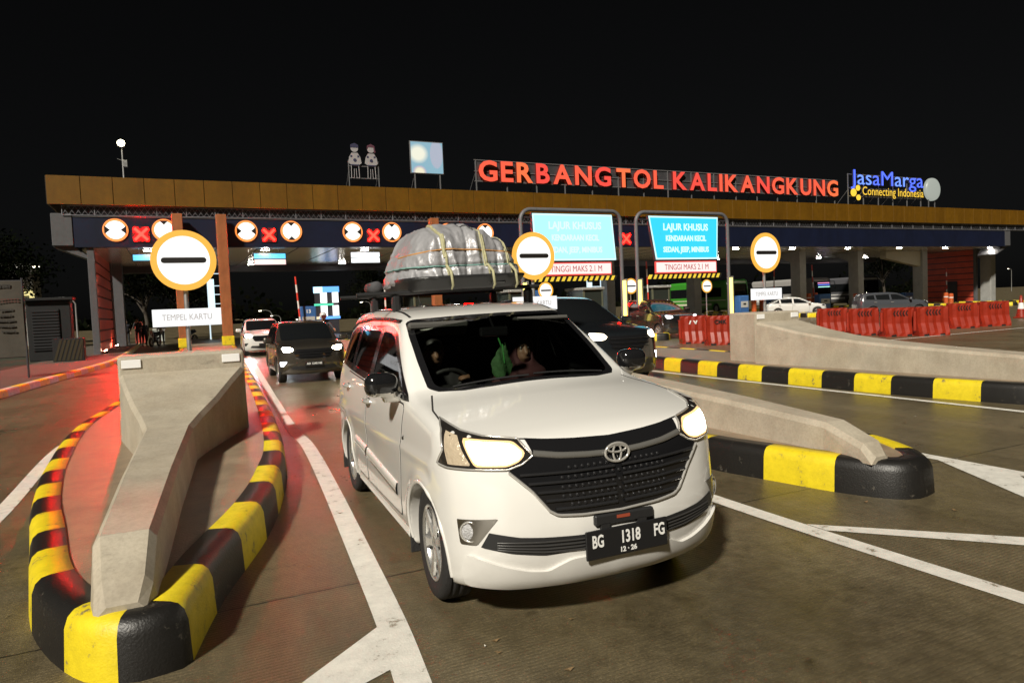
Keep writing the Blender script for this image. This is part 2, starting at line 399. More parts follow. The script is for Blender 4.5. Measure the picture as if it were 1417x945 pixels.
island('lane_island', [(-.22, 3.52), (-.48, 3.68), (-.76, 4.36), (-.93, 5.4), (-1.09, 6.5), (-1.22, 8.1), (-1.27, 10.7), (-1.0, 14), (-.6, 22), (.2, 37), (.9, 54)],
       [(-.02, 3.56), (.17, 4.3), (.52, 5.33), (.78, 6.42), (1.02, 8.0), (1.32, 12), (1.8, 20.5), (2.72, 37), (3.6, 54)], 'black and yellow kerbed island in the left foreground under the first concrete bull nose', .66, (-.31, 3.58), (.34, .60, .58, .60), (.40, .55, .55, .52, .52, .55, .55, .6))
island('lane_island', [(5.12, 3.47), (4.93, 3.58), (4.76, 3.93), (4.61, 4.53), (4.48, 5.15), (4.38, 6.5), (4.4, 9), (4.85, 16), (6.05, 37), (6.9, 54)],
       [(5.35, 3.52), (5.6, 3.8), (5.88, 4.4), (6.12, 5.5), (6.3, 7.5), (6.42, 10), (6.95, 18), (8.1, 37), (9, 54)], 'black and yellow kerbed island whose rounded black nose ends beside the white minivan', .64, (4.76, 3.95), (1.25, .6), (.62, .63))
island('lane_island', [(10.95, 4.6), (10.6, 4.8), (10.32, 5.3), (10.14, 6.0), (9.95, 7.4), (9.92, 9.5), (9.95, 11), (10.4, 18), (11.4, 37), (12.3, 54)],
       [(11.2, 4.65), (11.6, 5.0), (11.95, 6), (12.15, 8), (12.25, 11), (12.8, 19), (13.6, 37), (14.5, 54)], 'black and yellow kerbed island on the right with the long concrete bull nose', .64, (10.15, 6.0), (.64,), (.64,))
def plain_island(x, y0, lab):
    island('lane_island', [(x, y0), (x-.5, y0+.4), (x-.9, y0+1.8), (x-1.0, y0+4), (x-1.0+.05*(54-y0), 54)], [(x+.1, y0), (x+.5, y0+.4), (x+.9, y0+1.8), (x+1.0, y0+4), (x+1.0+.05*(54-y0), 54)], lab, .64)
plain_island(17.6, 22.5, 'kerbed island between the two lit portal frames with the yellow tubes')
plain_island(23.4, 23.5, 'kerbed island at the right foot of the second portal frame')
for i, (x, y0) in enumerate([(29.5, 31), (35, 32), (40.5, 33), (46.0, 33), (52.6, 33), (60.6, 33), (67.2, 33)]):
    plain_island(x, y0, 'kerbed toll lane island under the canopy, number %d from the portals to the right' % (i+1))

# left edge: footpath kerb, verge
def at0(px, py, z=0.):
    d = CW + CR*(px-708.5)/CF - CU*(py-472.5)/CF; t = (z-CH)/d[2]; return (d[0]*t, d[1]*t)
kp = smooth_line([(-5.2, 8.0), (-4.45, 14.0), (-3.65, 19.3), (-3.38, 21.5), (-2.88, 25.2), (-2.15, 31.0), (-2.0, 37.0), (-2.0, 54)], 6)
kb = MB(); prof = [(0, 0), (-.012, .13), (-.04, .16), (-.2, .165), (-.2, .13)]
P, st = resample(kp, .2, closed=False)
for i in range(len(P)-1):
    d = (P[i+1]-P[i]).normalized(); nn = Vector((-d.y, d.x)); V = []
    for q in (P[i], P[i+1]):
        for a, z in prof: r_ = q-nn*a; V.append((r_.x, r_.y, z))
    k = len(prof); kb.add(V, [(j, j+1, k+j+1, k+j) for j in range(k-1)], M_KY if int(i*st//.8) % 2 == 0 else mat('kerb_white', (.5, .48, .44), .5, noise=.3), True)
struct(kb.build('footpath_kerb'))
fp = MB(); V = [(p.x-.19, p.y, .15) for p in P]; V2 = [(p.x-3.0, p.y, .15) for p in P]
fp.add(V+V2, [(i, i+1, len(P)+i+1, len(P)+i) for i in range(len(P)-1)], mat('footpath', (.10, .085, .07), .7, noise=.3, nscale=2, bump=.3)); struct(fp.build('footpath'))
vg = MB(); V = [(p.x-3.0, p.y, .14) for p in P]; V2 = [(p.x-60, p.y, .14) for p in P]
vg.add(V+V2, [(i, i+1, len(P)+i+1, len(P)+i) for i in range(len(P)-1)], mat('verge_soil', (.03, .035, .02), .9, noise=.5, nscale=3)); struct(vg.build('verge_ground'))

# ------------------------------------------------------------------ concrete bull noses
def bull_nose(name, st, wall, label, refl):
    """st: stations (y, x_left, x_right, top); wall: (x0, x1, y0, y1, ztop, zband)"""
    root = thing(name, label, 'concrete barrier', (st[0][1], st[0][0], .27), 0, 'concrete bull nose barriers')
    ox, oy, oz = root.location
    b = MB(); z0 = -.015; rings = []; c = .035
    for (y, a, bb, z) in st:
        rings.append([(a-.02-ox, y-oy, z0), (a-ox, y-oy, max(z0+.02, z-oz-c*1.3)), (a+c-ox, y-oy, z-oz), (bb-c-ox, y-oy, z-oz), (bb-ox, y-oy, max(z0+.02, z-oz-c*1.3)), (bb+.02-ox, y-oy, z0)])
    V = [p for r in rings for p in r]; k = 6
    F = [(i*k+j, i*k+j+1, (i+1)*k+j+1, (i+1)*k+j) for i in range(len(rings)-1) for j in range(k-1)] + [tuple(range(k)), tuple(range(len(V)-1, len(V)-k-1, -1))]
    b.add(V, F, M_CONC)
    x0, x1, y0, y1, zt, zb = wall
    b.box(((x0+x1)/2-ox, (y0+y1)/2-oy+.002, (zt+.27)/2-oz+.0), (x1-x0, y1-y0, zt-.27+.01), M_CONC, bev=.03, seg=2)
    body = b.build('barrier_body', root)
    for cx in refl:
        r = MB(); r.box((cx-ox, y0-oy-.006, (zt+zb)/2-oz+.015), (.20, .018, .095), M_REFL, bev=.004); r.build('reflector', root)
    return root
bull_nose('bull_nose_barrier', [(3.67, -.39, -.19, .31), (3.78, -.41, -.16, .40), (4.05, -.43, -.14, .545), (5.5, -.39, -.04, .575), (7.3, -.31, .11, .62), (7.7, -.36, .22, .68), (8.2, -.45, .40, .78), (8.7, -.53, .58, .91), (9.1, -.59, .74, 1.02)],
          (-.60, .75, 9.1, 9.75, 1.215, 1.02), 'grey concrete bull nose barrier in the left foreground, its beam lit red', (-.46, .60))
bull_nose('bull_nose_barrier', [(3.70, 4.87, 5.05, .31), (3.82, 4.88, 5.13, .40), (4.22, 4.94, 5.22, .51), (5.35, 4.95, 5.30, .58), (6.5, 4.97, 5.36, .635), (8.2, 5.02, 5.46, .70), (9.1, 4.99, 5.62, .79), (9.9, 4.96, 5.80, .92), (10.5, 4.92, 6.02, 1.06)],
          (4.92, 6.03, 10.5, 11.2, 1.26, 1.08), 'concrete bull nose barrier behind the white minivan, only its low beam in view', (5.05, 5.9))
bull_nose('bull_nose_barrier', [(4.72, 10.85, 11.05, .31), (5.1, 10.78, 11.1, .55), (5.7, 10.66, 11.16, .625), (7.0, 10.64, 11.2, .685), (8.2, 10.61, 11.28, .755), (8.9, 10.57, 11.36, .82), (9.6, 10.52, 11.46, .92), (10.1, 10.48, 11.54, 1.02), (10.5, 10.44, 11.64, 1.09)],
          (10.44, 11.65, 10.5, 11.25, 1.275, 1.09), 'tan lit concrete bull nose barrier on the right with two white reflectors', (10.57, 11.5))
# ================================================================== toll gate
GY = 38.0
M_ORANGE = weathered('orange_panel', (.155, .072, .003), .45, (.7, .7, .12), .28, 0.)
M_SEAM = mat('panel_seam', (.03, .014, .003), .7)
M_BLUE = weathered('dark_blue_fascia', (.006, .010, .032), .45, (.7, .7, .2), .3, 0.)
M_CEIL = mat('metal_ceiling', (.62, .58, .53), .22, metal=.45, bump=.6, bscale=2.2)
M_DARK = mat('dark_metal', (.035, .033, .04), .5)
M_COLGREY = mat('column_grey', (.30, .30, .285), .5, noise=.15, nscale=2)
M_COLOR = weathered('column_orange', (.36, .125, .045), .5, (4, 4, .4), .2, 0.)
M_LOUV = mat('red_louvre', (.62, .085, .045), .5, noise=.2, nscale=1.5)
M_BRK = mat('end_bracket_grey', (.085, .085, .09), .5, noise=.12)
gate = thing('toll_gate', 'long toll gate canopy with orange fascia panels above a dark blue band', 'toll gate', (-4.8, GY, 0))
gx, gy = -4.8, GY
def G(x, y, z): return (x-gx, y-gy, z)
b = MB(); x = -4.8; i = 0
while x < 76:
    w = 1.31; b.box(G(x+w/2, GY-.02, 7.76), (w-.025, .05, 1.30), M_ORANGE, bev=.006); x += w
b.box(G(35.6, GY+.09, 7.76), (80.9, .14, 1.27), M_SEAM)
b.box(G(-4.79, GY+7.5, 7.76), (.06, 15.0, 1.30), M_ORANGE)
b.build('orange_fascia', gate)
b = MB(); b.box(G(35.6, GY+7.6, 8.05), (80.7, 14.8, .3), M_DARK); b.build('roof', gate)
# open diamond mesh strip between the orange and blue bands
b = MB(); z0, z1 = 6.66, 7.06; st = .26; n = int(79.6/st)
mm = mat('mesh_wire', (.30, .30, .33), .45, metal=.4)
for k in range(n):
    x = -4.3+k*st
    for (za, zb_) in ((z0, z1), (z1, z0)):
        zm = (za+zb_)/2
        for (xa, p, xb, q) in ((x, za, x+st/2, zm), (x+st/2, zm, x+st, zb_)):
            t = .012; b.add([G(xa, GY+.16, p-t), G(xb, GY+.16, q-t), G(xb, GY+.16, q+t), G(xa, GY+.16, p+t)], [(0, 1, 2, 3)], mm)
b.box(G(35.5, GY+.15, z1+.012), (79.6, .03, .024), mm); b.box(G(35.5, GY+.15, z0-.012), (79.6, .03, .024), mm)
for k in range(0, n, 5): b.box(G(-4.3+k*st, GY+.15, (z0+z1)/2), (.03, .03, .4), mm)
b.build('mesh_strip', gate)
b = MB(); b.box(G(35.5, GY+.55, 6.87), (79.0, .3, .46), M_DARK); b.build('soffit_duct', gate)
b = MB(); b.box(G(32.3, GY+.36, 5.90), (72.4, .30, 1.46), M_BLUE, bev=.01)
b.box(G(32.3, GY+.19, 6.60), (72.4, .04, .03), mat('silver_trim', (.5, .5, .52), .35, metal=.6)); b.build('blue_fascia', gate)
b = MB(); b.box(G(32.3, GY+7.1, 5.22), (72.2, 13.15, .10), M_CEIL)
for k in range(0, 74, 2): b.box(G(-3.8+k, GY+7.1, 5.165), (.04, 13.1, .02), M_DARK)
b.build('ceiling', gate)
b = MB(); b.box(G(32.3, GY+13.9, 5.25), (73.5, .4, 1.0), M_DARK, bev=.02); b.build('rear_beam', gate)
for s, xe in ((-1, -4.35), (1, 68.75)):
    b = MB(); b.box(G(xe, GY+1.2, 5.98), (.85, 2.0, 1.5), M_BRK, bev=.03)
    xi = xe+.42*(-s)
    b.prism([(xe-.42-gx, 5.22), (xe+.42-gx, 5.22), (xi+.85*(-s)-gx, 4.5)], .4, 2.2, M_BRK); b.build('end_bracket', gate)
for cx in (.45, 2.42, 13.5):
    b = MB(); b.box(G(cx, GY-.32, 3.36), (.48, .52, 6.7), M_COLOR, bev=.02); b.box(G(cx, GY-.32, .5), (.56, .6, .45), M_KY, bev=.02); b.build('column', gate)
for cx, cy in ((-3.05, 50.3), (47.9, 43.2), (55.0, 43.2), (63.8, 43.2), (70.2, 40.8), (22.5, 46), (30.5, 46), (39.0, 46)):
    b = MB(); mc_ = M_BRK if cx < 0 else M_COLGREY; b.box(G(cx, cy, 2.6), (.75, 1.0, 5.16), mc_, bev=.03)
    b.prism([(cy-gy+.5, 5.15), (cy-gy+2.4, 5.15), (cy-gy+.5, 4.3)], cx-gx-.25, cx-gx+.25, mc_, plane='YZ')
    if cx == 63.8: b.prism([(cx-gx-.38, 5.15), (cx-gx-.38, 3.75), (cx-gx-5.2, 4.55), (cx-gx-5.2, 5.15)], cy-gy-.3, cy-gy+.3, mat('haunch_beige', (.42, .38, .28), .5, noise=.1))
    b.build('column', gate)
def louvre(x, y0, y1, side):
    b = MB(); n = 9; hh = 5.1/n
    for k in range(n):
        b.box(G(x, (y0+y1)/2, .12+hh*(k+.5)), (.10, y1-y0, hh-.085), M_LOUV, bev=.012)
    b.box(G(x+.09*(-side), (y0+y1)/2, 2.6), (.06, y1-y0, 5.1), M_DARK)
    b.build('red_louvre_wall', gate)
    for yy in (y0-.14, y1+.14):
        b = MB(); b.box(G(x, yy, 2.6), (.3, .26, 5.18), M_BRK, bev=.02); b.build('wall_post', gate)
louvre(-3.3, 38.6, 48.6, 1); louvre(69.4, 41.6, 46.4, -1)
b = MB(); b.box(G(69.28, 43.7, 1.2), (.1, 1.1, 2.1), M_DARK, bev=.01); b.build('door', gate)

# ceiling lamps
L_CEIL = lamp_mat('ceiling_lamp_white', (1, .95, .86), 110)
for row, (yy, xs) in enumerate(((GY+1.2, [-.9, 4.6, 9.9, 15.3, 20.7, 26.1, 31.7, 37.2, 42.9, 49.0, 55.2, 61.3, 67.8]), (GY+11.6, [4.9, 10.9, 16.6, 22.2, 27.8, 33.5, 39.2, 44.8, 51.2, 57.8, 64.6]))):
    for i, xx in enumerate(xs):
        t = thing('ceiling_lamp', 'white canopy ceiling lamp, number %d from the left in the %s row' % (i+1, ('front', 'rear')[row]), 'ceiling lamp', (xx, yy, 5.165), 0, 'ceiling lamps under the canopy')
        b = MB(); b.box((0, 0, -.03), (.50, .30, .06), M_WHITEPAINT, bev=.01); b.build('housing', t)
        b = MB(); b.box((0, 0, -.072), (.40, .22, .022), L_CEIL, bev=.005); b.build('diffuser', t)

# lane signals: two round lit signs and a red cross over each left lane
L_WHITE = lamp_mat('lit_sign_white', (1, .97, .92), 1.5); L_ORNG = lamp_mat('lit_sign_orange', (1, .27, .05), 1.3); L_RED = lamp_mat('signal_red', (1, .00025, .00012), 480); L_RED2 = lamp_mat('signal_red_strong', (1, .00005, .00003), 2700)
def disc(b, c, r, y0, y1, m, n=40, ry=None):
    poly = [(c[0]+r*math.cos(2*math.pi*k/n), c[1]+r*math.sin(2*math.pi*k/n)) for k in range(n)]; b.prism(poly, y0, y1, m)
def lane_signal(x, z, kind, label):
    t = thing('lane_limit_sign', label, 'lane sign', (x, GY+.205, z), 0, 'round limit signs on the blue band')
    b = MB(); disc(b, (0, 0), .54, -.05, 0, L_ORNG); b.build('rim', t)
    b = MB(); disc(b, (0, 0), .43, -.062, -.051, L_WHITE); b.build('face', t)
    b = MB()
    for s in (-1, 1):
        tri = [(s*.46, .2), (s*.46, -.2), (s*.22, 0)] if kind == 'w' else [(.2, s*.46), (-.2, s*.46), (0, s*.25)]
        b.prism(tri, -.068, -.063, M_BLACK)
    b.build('black_arrows', t)
def red_cross(x, z, label, s=.36, dim=False):
    t = thing('lane_cross_signal', label, 'lane signal', (x, GY+.205, z), 0, 'red lane crosses')
    b = MB(); b.box((0, -.02, 0), (s*2.1, .04, s*2.1), M_BLACK, bev=.01); b.build('signal_box', t)
    b = MB()
    for a in (45, -45): b.box((0, -.052-(.002 if a > 0 else 0), 0), (s*2.2, .02, .13), L_RED2 if 'leftmost' in label else L_RED, rot=Matrix.Rotation(math.radians(a), 4, 'Y'))
    b.build('lit_cross', t)
lanes = [(-2.2, -1.13, -.13, 'leftmost'), (3.62, 4.71, 5.83, 'second'), (9.04, 10.17, 11.22, 'third'), (14.5, 15.6, 16.87, 'fourth')]
for a, c, d, nm in lanes:
    lane_signal(a, 5.98, 'w', 'round lit sign with side arrows left of the %s red cross' % nm)
    lane_signal(d, 5.99, 'h', 'round lit sign with top and bottom arrows right of the %s red cross' % nm)
    red_cross(c, 5.79, '%s red lane cross glowing on the dark blue band' % nm)
red_cross(21.2, 5.72, 'small red lane cross hidden behind the left portal board')
red_cross(26.9, 5.68, 'small red lane cross between the two portal frames', .38)

# small boards hanging below the ceiling
L_BB = lamp_mat('board_blue', (.12, .62, 1.0), 1.3); L_BW = lamp_mat('board_white', (.95, 1, 1), 1.6); L_BR = lamp_mat('board_redwhite', (1, .72, .66), 1.2)
for (x0, x1, z0, z1, mats_, nm) in ((-1.62, -.05, 4.62, 4.95, (L_BB,), 'leftmost'), (4.05, 5.68, 4.35, 4.98, (L_BB, L_BR), 'second'), (9.2, 10.85, 4.4, 5.02, (L_BW, L_BW), 'third')):
    t = thing('lane_board', 'small lit lane board hanging under the canopy, %s of three' % nm, 'lit board', ((x0+x1)/2, 39.6, z0), 0, 'small lit boards under the canopy')
    b = MB(); b.box((0, .04, (z1-z0)/2), (x1-x0+.05, .06, z1-z0+.04), M_DARK); b.cyl((-.5, .04, z1-z0), (-.5, .04, 5.17-z0), .02, M_DARK); b.cyl((.5, .04, z1-z0), (.5, .04, 5.17-z0), .02, M_DARK); b.build('frame', t)
    k = len(mats_)
    for i, m in enumerate(mats_):
        b = MB(); hh = (z1-z0)/k; zc = z1-z0-hh*(i+.5); b.box((0, -.01, zc), (x1-x0-.03, .03, hh-.05), m); b.build('lit_panel', t)

# ------------------------------------------------------------------ rooftop lettering
L_LET = [lamp_mat('letter_red', (1, .085, .030), 1.0), lamp_mat('letter_orange_red', (1, .14, .03), 1.05), lamp_mat('letter_deep_red', (1, .05, .03), .92)]
M_SIGNSTEEL = mat('sign_steel', (.16, .16, .165), .5, metal=.3)
def letter_row(root, word, x0, x1, zb, h, mats_, depth=.16, gap=.22, bold=.028, rnd=None, yy=-.35, name='letter'):
    shapes = []
    for ch in word:
        V, F = text_mesh(ch, 1.0, 0, bold, 'LEFT'); V[:, 0] -= V[:, 0].min(); shapes.append((ch, V, F))
    V, F = text_mesh('H', 1.0, 0, bold, 'LEFT'); cap = V[:, 1].max()-V[:, 1].min(); base = V[:, 1].min()
    sc = h/cap; tot = sum(s[1][:, 0].max() for s in shapes)*sc
    g = gap*h; fx = ((x1-x0)-g*(len(word)-1))/tot
    x = x0
    for i, (ch, V, F) in enumerate(shapes):
        P = [(x+v[0]*sc*fx-root.location.x, yy, zb+(v[1]-base)*sc-root.location.z) for v in V]
        m = mats_[rnd[i] if rnd else 0]; b = MB(); b.add(P, F, m)
        # return edge of the channel letter
        edges = {}
        for f in F:
            for a, c in zip(f, f[1:]+f[:1]): edges[(a, c)] = edges.get((c, a), 0) or edges.get((a, c), 0) or 1
        bd = [(a, c) for (a, c) in edges if (c, a) not in edges]
        for a, c in bd:
            p, q = P[a], P[c]; b.add([p, q, (q[0], q[1]+depth, q[2]), (p[0], p[1]+depth, p[2])], [(0, 1, 2, 3)], M_DARKRED)
        b.build(name, root, fix=False)
        x += V[:, 0].max()*sc*fx+g
M_DARKRED = mat('letter_return', (.12, .015, .012), .5)
sg = thing('rooftop_gate_name', 'big glowing red rooftop letters naming the toll gate', 'rooftop sign', (16.5, GY+.4, 8.4))
rs = random.Random(3)
for wd, x0, x1, zz in (('GERBANG', 16.57, 25.78, 9.0), ('TOL', 26.22, 29.95, 8.98), ('KALIKANGKUNG', 30.75, 46.6, 8.98)):
    letter_row(sg, wd, x0, x1, zz, 1.2, L_LET, rnd=[rs.choice([0, 0, 1, 2]) for _ in wd], gap=.2)
b = MB()
for zz in (.62, 1.2, 1.85): b.box((15.1, -.1, zz), (30.4, .05, .05), M_SIGNSTEEL)
k = 0
while k <= 30:
    b.box((k, -.1, .9), (.06, .06, 1.95), M_SIGNSTEEL); b.cyl((k, -.1, 1.2), (k, 1.2, -.05), .025, M_SIGNSTEEL, n=6); k += 2.0
b.build('support_frame', sg)
b = MB(); b.box((15.1, -.06, 1.2), (30.3, .02, 1.15), mat('backing_mesh', (.045, .045, .05), .6, noise=.3, nscale=2)); b.build('backing_panel', sg)
L_BLUE = lamp_mat('letter_blue', (.06, .13, 1.0), 1.5); L_BLUE2 = lamp_mat('letter_light_blue', (.12, .26, 1.0), 1.5); L_YEL = lamp_mat('letter_yellow', (1, .62, .03), 1.1)
sj = thing('rooftop_operator_sign', 'glowing blue rooftop lettering over a smaller yellow line of text', 'rooftop sign', (48.0, GY+.4, 8.4))
def word_row(root, txt, x0, x1, zb, xh, m, bold, name, letters=None):
    """proportional lettering: every glyph a mesh of its own"""
    V0, F0 = text_mesh(txt, 1.0, 0, bold, 'LEFT'); wid = V0[:, 0].max()-V0[:, 0].min(); sx = (x1-x0)/wid
    Vh, _ = text_mesh('x', 1.0, 0, bold, 'LEFT'); sz = xh/(Vh[:, 1].max()-Vh[:, 1].min()); base = Vh[:, 1].min()
    adv = V0[:, 0].min()
    for i, ch in enumerate(txt):
        if ch == ' ': continue
        Vp, _ = text_mesh(txt[:i+1], 1.0, 0, bold, 'LEFT'); V, F = text_mesh(ch, 1.0, 0, bold, 'LEFT')
        shift = Vp[:, 0].max()-V[:, 0].max()
        P = [(x0+(v[0]+shift-adv)*sx-root.location.x, -.35, zb+(v[1]-base)*sz-root.location.z) for v in V]
        mm_ = m[i % len(m)] if isinstance(m, list) else m
        b = MB(); b.add(P, F, mm_); b.add([(p[0], p[1]+.12, p[2]) for p in P], F, M_DARK); b.build(name, root, fix=False)
word_row(sj, 'JasaMarga', 48.05, 56.75, 10.0, .74, [L_BLUE, L_BLUE2, L_BLUE2, L_BLUE], 0., 'letter')
word_row(sj, 'Connecting Indonesia', 49.35, 56.75, 9.2, .42, L_YEL, 0., 'small_letter')
b = MB()
for cx, cz, r in ((48.35, 9.35, .30), (48.85, 9.72, .22), (48.9, 8.98, .22)): disc(b, (cx-48, cz-8.4), r, -.36, -.3, L_YEL, 24)
b.build('three_dot_emblem', sj)
b = MB(); k = 0
for zz in (.7, 1.35, 2.4): b.box((4.4, -.1, zz), (8.6, .05, .05), M_SIGNSTEEL)
while k <= 9: b.box((k, -.1, 1.2), (.06, .06, 2.5), M_SIGNSTEEL); b.cyl((k, -.1, 1.2), (k, 1.2, -.05), .025, M_SIGNSTEEL, n=6); k += 1.75
b.build('support_frame', sj)
# round white dish sign
t = thing('round_rooftop_sign', 'round pale glowing disc sign at the right end of the rooftop lettering', 'rooftop sign', (58.2, GY+.4, 8.4))
b = MB(); b.lathe([(.001, -.42), (.45, -.40), (.8, -.33), (.92, -.25), (.95, -.15), (.95, 0), (.001, 0)], lamp_mat('disc_glow', (.75, .82, .72), .42), 40, 'Y', (0, 0, 1.55)); b.build('disc', t)
posts(t, (-.4, .4), 'post', lambda b, s: b.box((s, -.08, .4), (.06, .06, .9), M_SIGNSTEEL))
# square lit board: soft white patches on pale blue
def blotch_mat():
    m = bpy.data.materials.new('square_board_print'); m.use_nodes = True; t = m.node_tree; bb = t.nodes['Principled BSDF']
    tc = t.nodes.new('ShaderNodeTexCoord'); sp = t.nodes.new('ShaderNodeSeparateXYZ'); t.links.new(tc.outputs['Generated'], sp.inputs[0])
    def dist(cx, cz, sx=1., sz=1.):
        n = t.nodes.new('ShaderNodeVectorMath'); n.operation = 'DISTANCE'; c = t.nodes.new('ShaderNodeCombineXYZ')
        for i, (o_, c_, s_) in enumerate((('X', cx, sx), ('Z', cz, sz))):
            q = t.nodes.new('ShaderNodeMath'); q.operation = 'MULTIPLY'; q.inputs[1].default_value = s_; t.links.new(sp.outputs[o_], q.inputs[0]); t.links.new(q.outputs[0], c.inputs[0 if o_ == 'X' else 2])
        t.links.new(c.outputs[0], n.inputs[0]); n.inputs[1].default_value = (cx*sx, 0, cz*sz); return n.outputs['Value']
    def ramp(f, e):
        r = t.nodes.new('ShaderNodeValToRGB')
        for q, (p, c) in zip(r.color_ramp.elements, e): q.position = p; q.color = (*c, 1)
        t.links.new(f, r.inputs[0]); return r.outputs[0]
    a = ramp(dist(.22, .62), [(.18, (1, 1, .82)), (.34, (.22, .48, .62))]); c = ramp(dist(.8, .62, 1, .45), [(.19, (.42, .43, .36)), (.25, (0, 0, 0))]); d = ramp(dist(.25, .02), [(.12, (1, .95, .7)), (.26, (0, 0, 0))])
    m1 = t.nodes.new('ShaderNodeMix'); m1.data_type = 'RGBA'; m1.blend_type = 'LIGHTEN'; m1.inputs['Factor'].default_value = 1; t.links.new(a, m1.inputs['A']); t.links.new(c, m1.inputs['B'])
    m2 = t.nodes.new('ShaderNodeMix'); m2.data_type = 'RGBA'; m2.blend_type = 'LIGHTEN'; m2.inputs['Factor'].default_value = 1; t.links.new(m1.outputs['Result'], m2.inputs['A']); t.links.new(d, m2.inputs['B'])
    bb.inputs['Base Color'].default_value = (.1, .1, .1, 1); t.links.new(m2.outputs['Result'], bb.inputs['Emission Color']); bb.inputs['Emission Strength'].default_value = .75
    return m
t = thing('square_rooftop_board', 'square white and pale blue lit board on the roof beside the red letters', 'rooftop sign', (13.5, GY+.4, 8.4))
b = MB(); b.box((0, -.1, 1.80), (1.98, .10, 1.82), M_SIGNSTEEL, bev=.01); b.build('frame', t)
b = MB(); b.box((0, -.165, 1.80), (1.88, .02, 1.72), blotch_mat()); b.build('lit_face', t)
posts(t, (-.75, .75), 'post', lambda b, s: (b.box((s, -.1, .42), (.06, .06, .95), M_SIGNSTEEL), b.cyl((s, -.1, .9), (s, .8, -.05), .025, M_SIGNSTEEL, n=6)))
# two cut-out figures of staff with folded hands
t = thing('figure_cutout_sign', 'white outlined cutout panels of two greeting toll staff on the roof', 'rooftop sign', (9.85, GY+.4, 8.4))
mw = mat('cutout_white', (.30, .29, .30), .6); mn = mat('cutout_navy', (.03, .03, .07), .6); mr_ = mat('cutout_maroon', (.09, .03, .05), .6)
for cx, fem in ((-.48, False), (.42, True)):
    b = MB(); P = lambda pts, m, o=0: b.prism([(cx+a, z) for a, z in pts], -.20-o, -.17-o, m)
    disc(b, (cx, 2.08), .20, -.20, -.17, mw, 20)
    P([(-.36, 1.30), (-.30, 1.62), (-.16, 1.84), (.16, 1.84), (.30, 1.62), (.36, 1.30), (.22, 1.20), (-.22, 1.20)], mw, .002)
    P([(-.22, 1.16), (.22, 1.16), (.22, 1.22), (-.22, 1.22)], mn, .012)
    disc(b, (cx, 1.45), .09, -.216, -.205, mn, 14)
    for s in (-1, 1): P([(s*.19-.05, 1.60), (s*.19+.05, 1.60), (s*.19+.05, 1.70), (s*.19-.05, 1.70)], mn, .012)
    if fem: P([(-.22, 2.05), (-.2, 2.26), (0, 2.36), (.2, 2.26), (.25, 1.9), (.17, 1.9), (.14, 2.18), (-.14, 2.18)], mr_, .012)
    else: P([(-.22, 2.12), (-.2, 2.28), (0, 2.36), (.2, 2.28), (.22, 2.12)], mn, .012)
    for s in (-1, 1):
        b.tube([(cx+s*.20, -.18, 1.16), (cx+s*.22, -.18, .5)], .02, mw, 6); b.tube([(cx+s*.05, -.18, 1.0), (cx+s*.07, -.18, .5)], .015, mw, 6); b.tube([(cx+s*.07, -.18, .5), (cx+s*.22, -.18, .5)], .015, mw, 6)
    b.build('cutout_figure', t)
b = MB()
for s in (-.82, .82): b.box((s, -.1, .7), (.045, .045, 1.5), M_SIGNSTEEL); b.cyl((s, -.1, .9), (s, .8, -.05), .02, M_SIGNSTEEL, n=6)
for z in (.5, 1.15): b.box((0, -.1, z), (1.6, .04, .04), M_SIGNSTEEL)
b.build('support_frame', t)
# mast lamp on the roof
t = thing('roof_mast_lamp', 'bright floodlight on a thin mast above the left end of the roof', 'floodlight', (-1.8, 40.5, 8.2))
b = MB(); b.cyl((0, 0, 0), (0, 0, 2.2), .05, M_STEEL, r1=.04); b.build('mast', t)
b = MB(); b.box((.1, -.05, 1.35), (.22, .2, .35), M_STEEL, bev=.02); b.cyl((-.25, 0, 1.6), (0, 0, 1.5), .012, M_STEEL, n=6); b.build('camera_box', t)
b = MB(); b.box((-.02, -.08, 2.32), (.34, .24, .3), M_STEEL, bev=.03); b.build('housing', t)
b = MB(); b.lathe([(.001, -.12), (.10, -.10), (.16, -.04), (.17, 0)], lamp_mat('mast_lamp_glow', (1, .93, .62), 18), 20, 'Y', (-.02, -.2, 2.34)); b.build('lamp_lens', t)

# uplights at the foot of the left louvre wall
for yy, lab in ((38.75, 'reddish uplight at the near foot of the left louvre wall'), (46.5, 'reddish uplight at the far foot of the left louvre wall')):
    t = thing('wall_uplight', lab, 'uplight', (-2.98, yy, .165), 0)
    b = MB(); b.box((0, 0, .06), (.22, .3, .12), M_DARK, bev=.02); b.build('housing', t)
    b = MB(); b.box((-.03, 0, .135), (.16, .24, .03), lamp_mat('uplight_glow', (1, .34, .22), 130), rot=Matrix.Rotation(-.5, 4, 'Y')); b.build('lens', t)
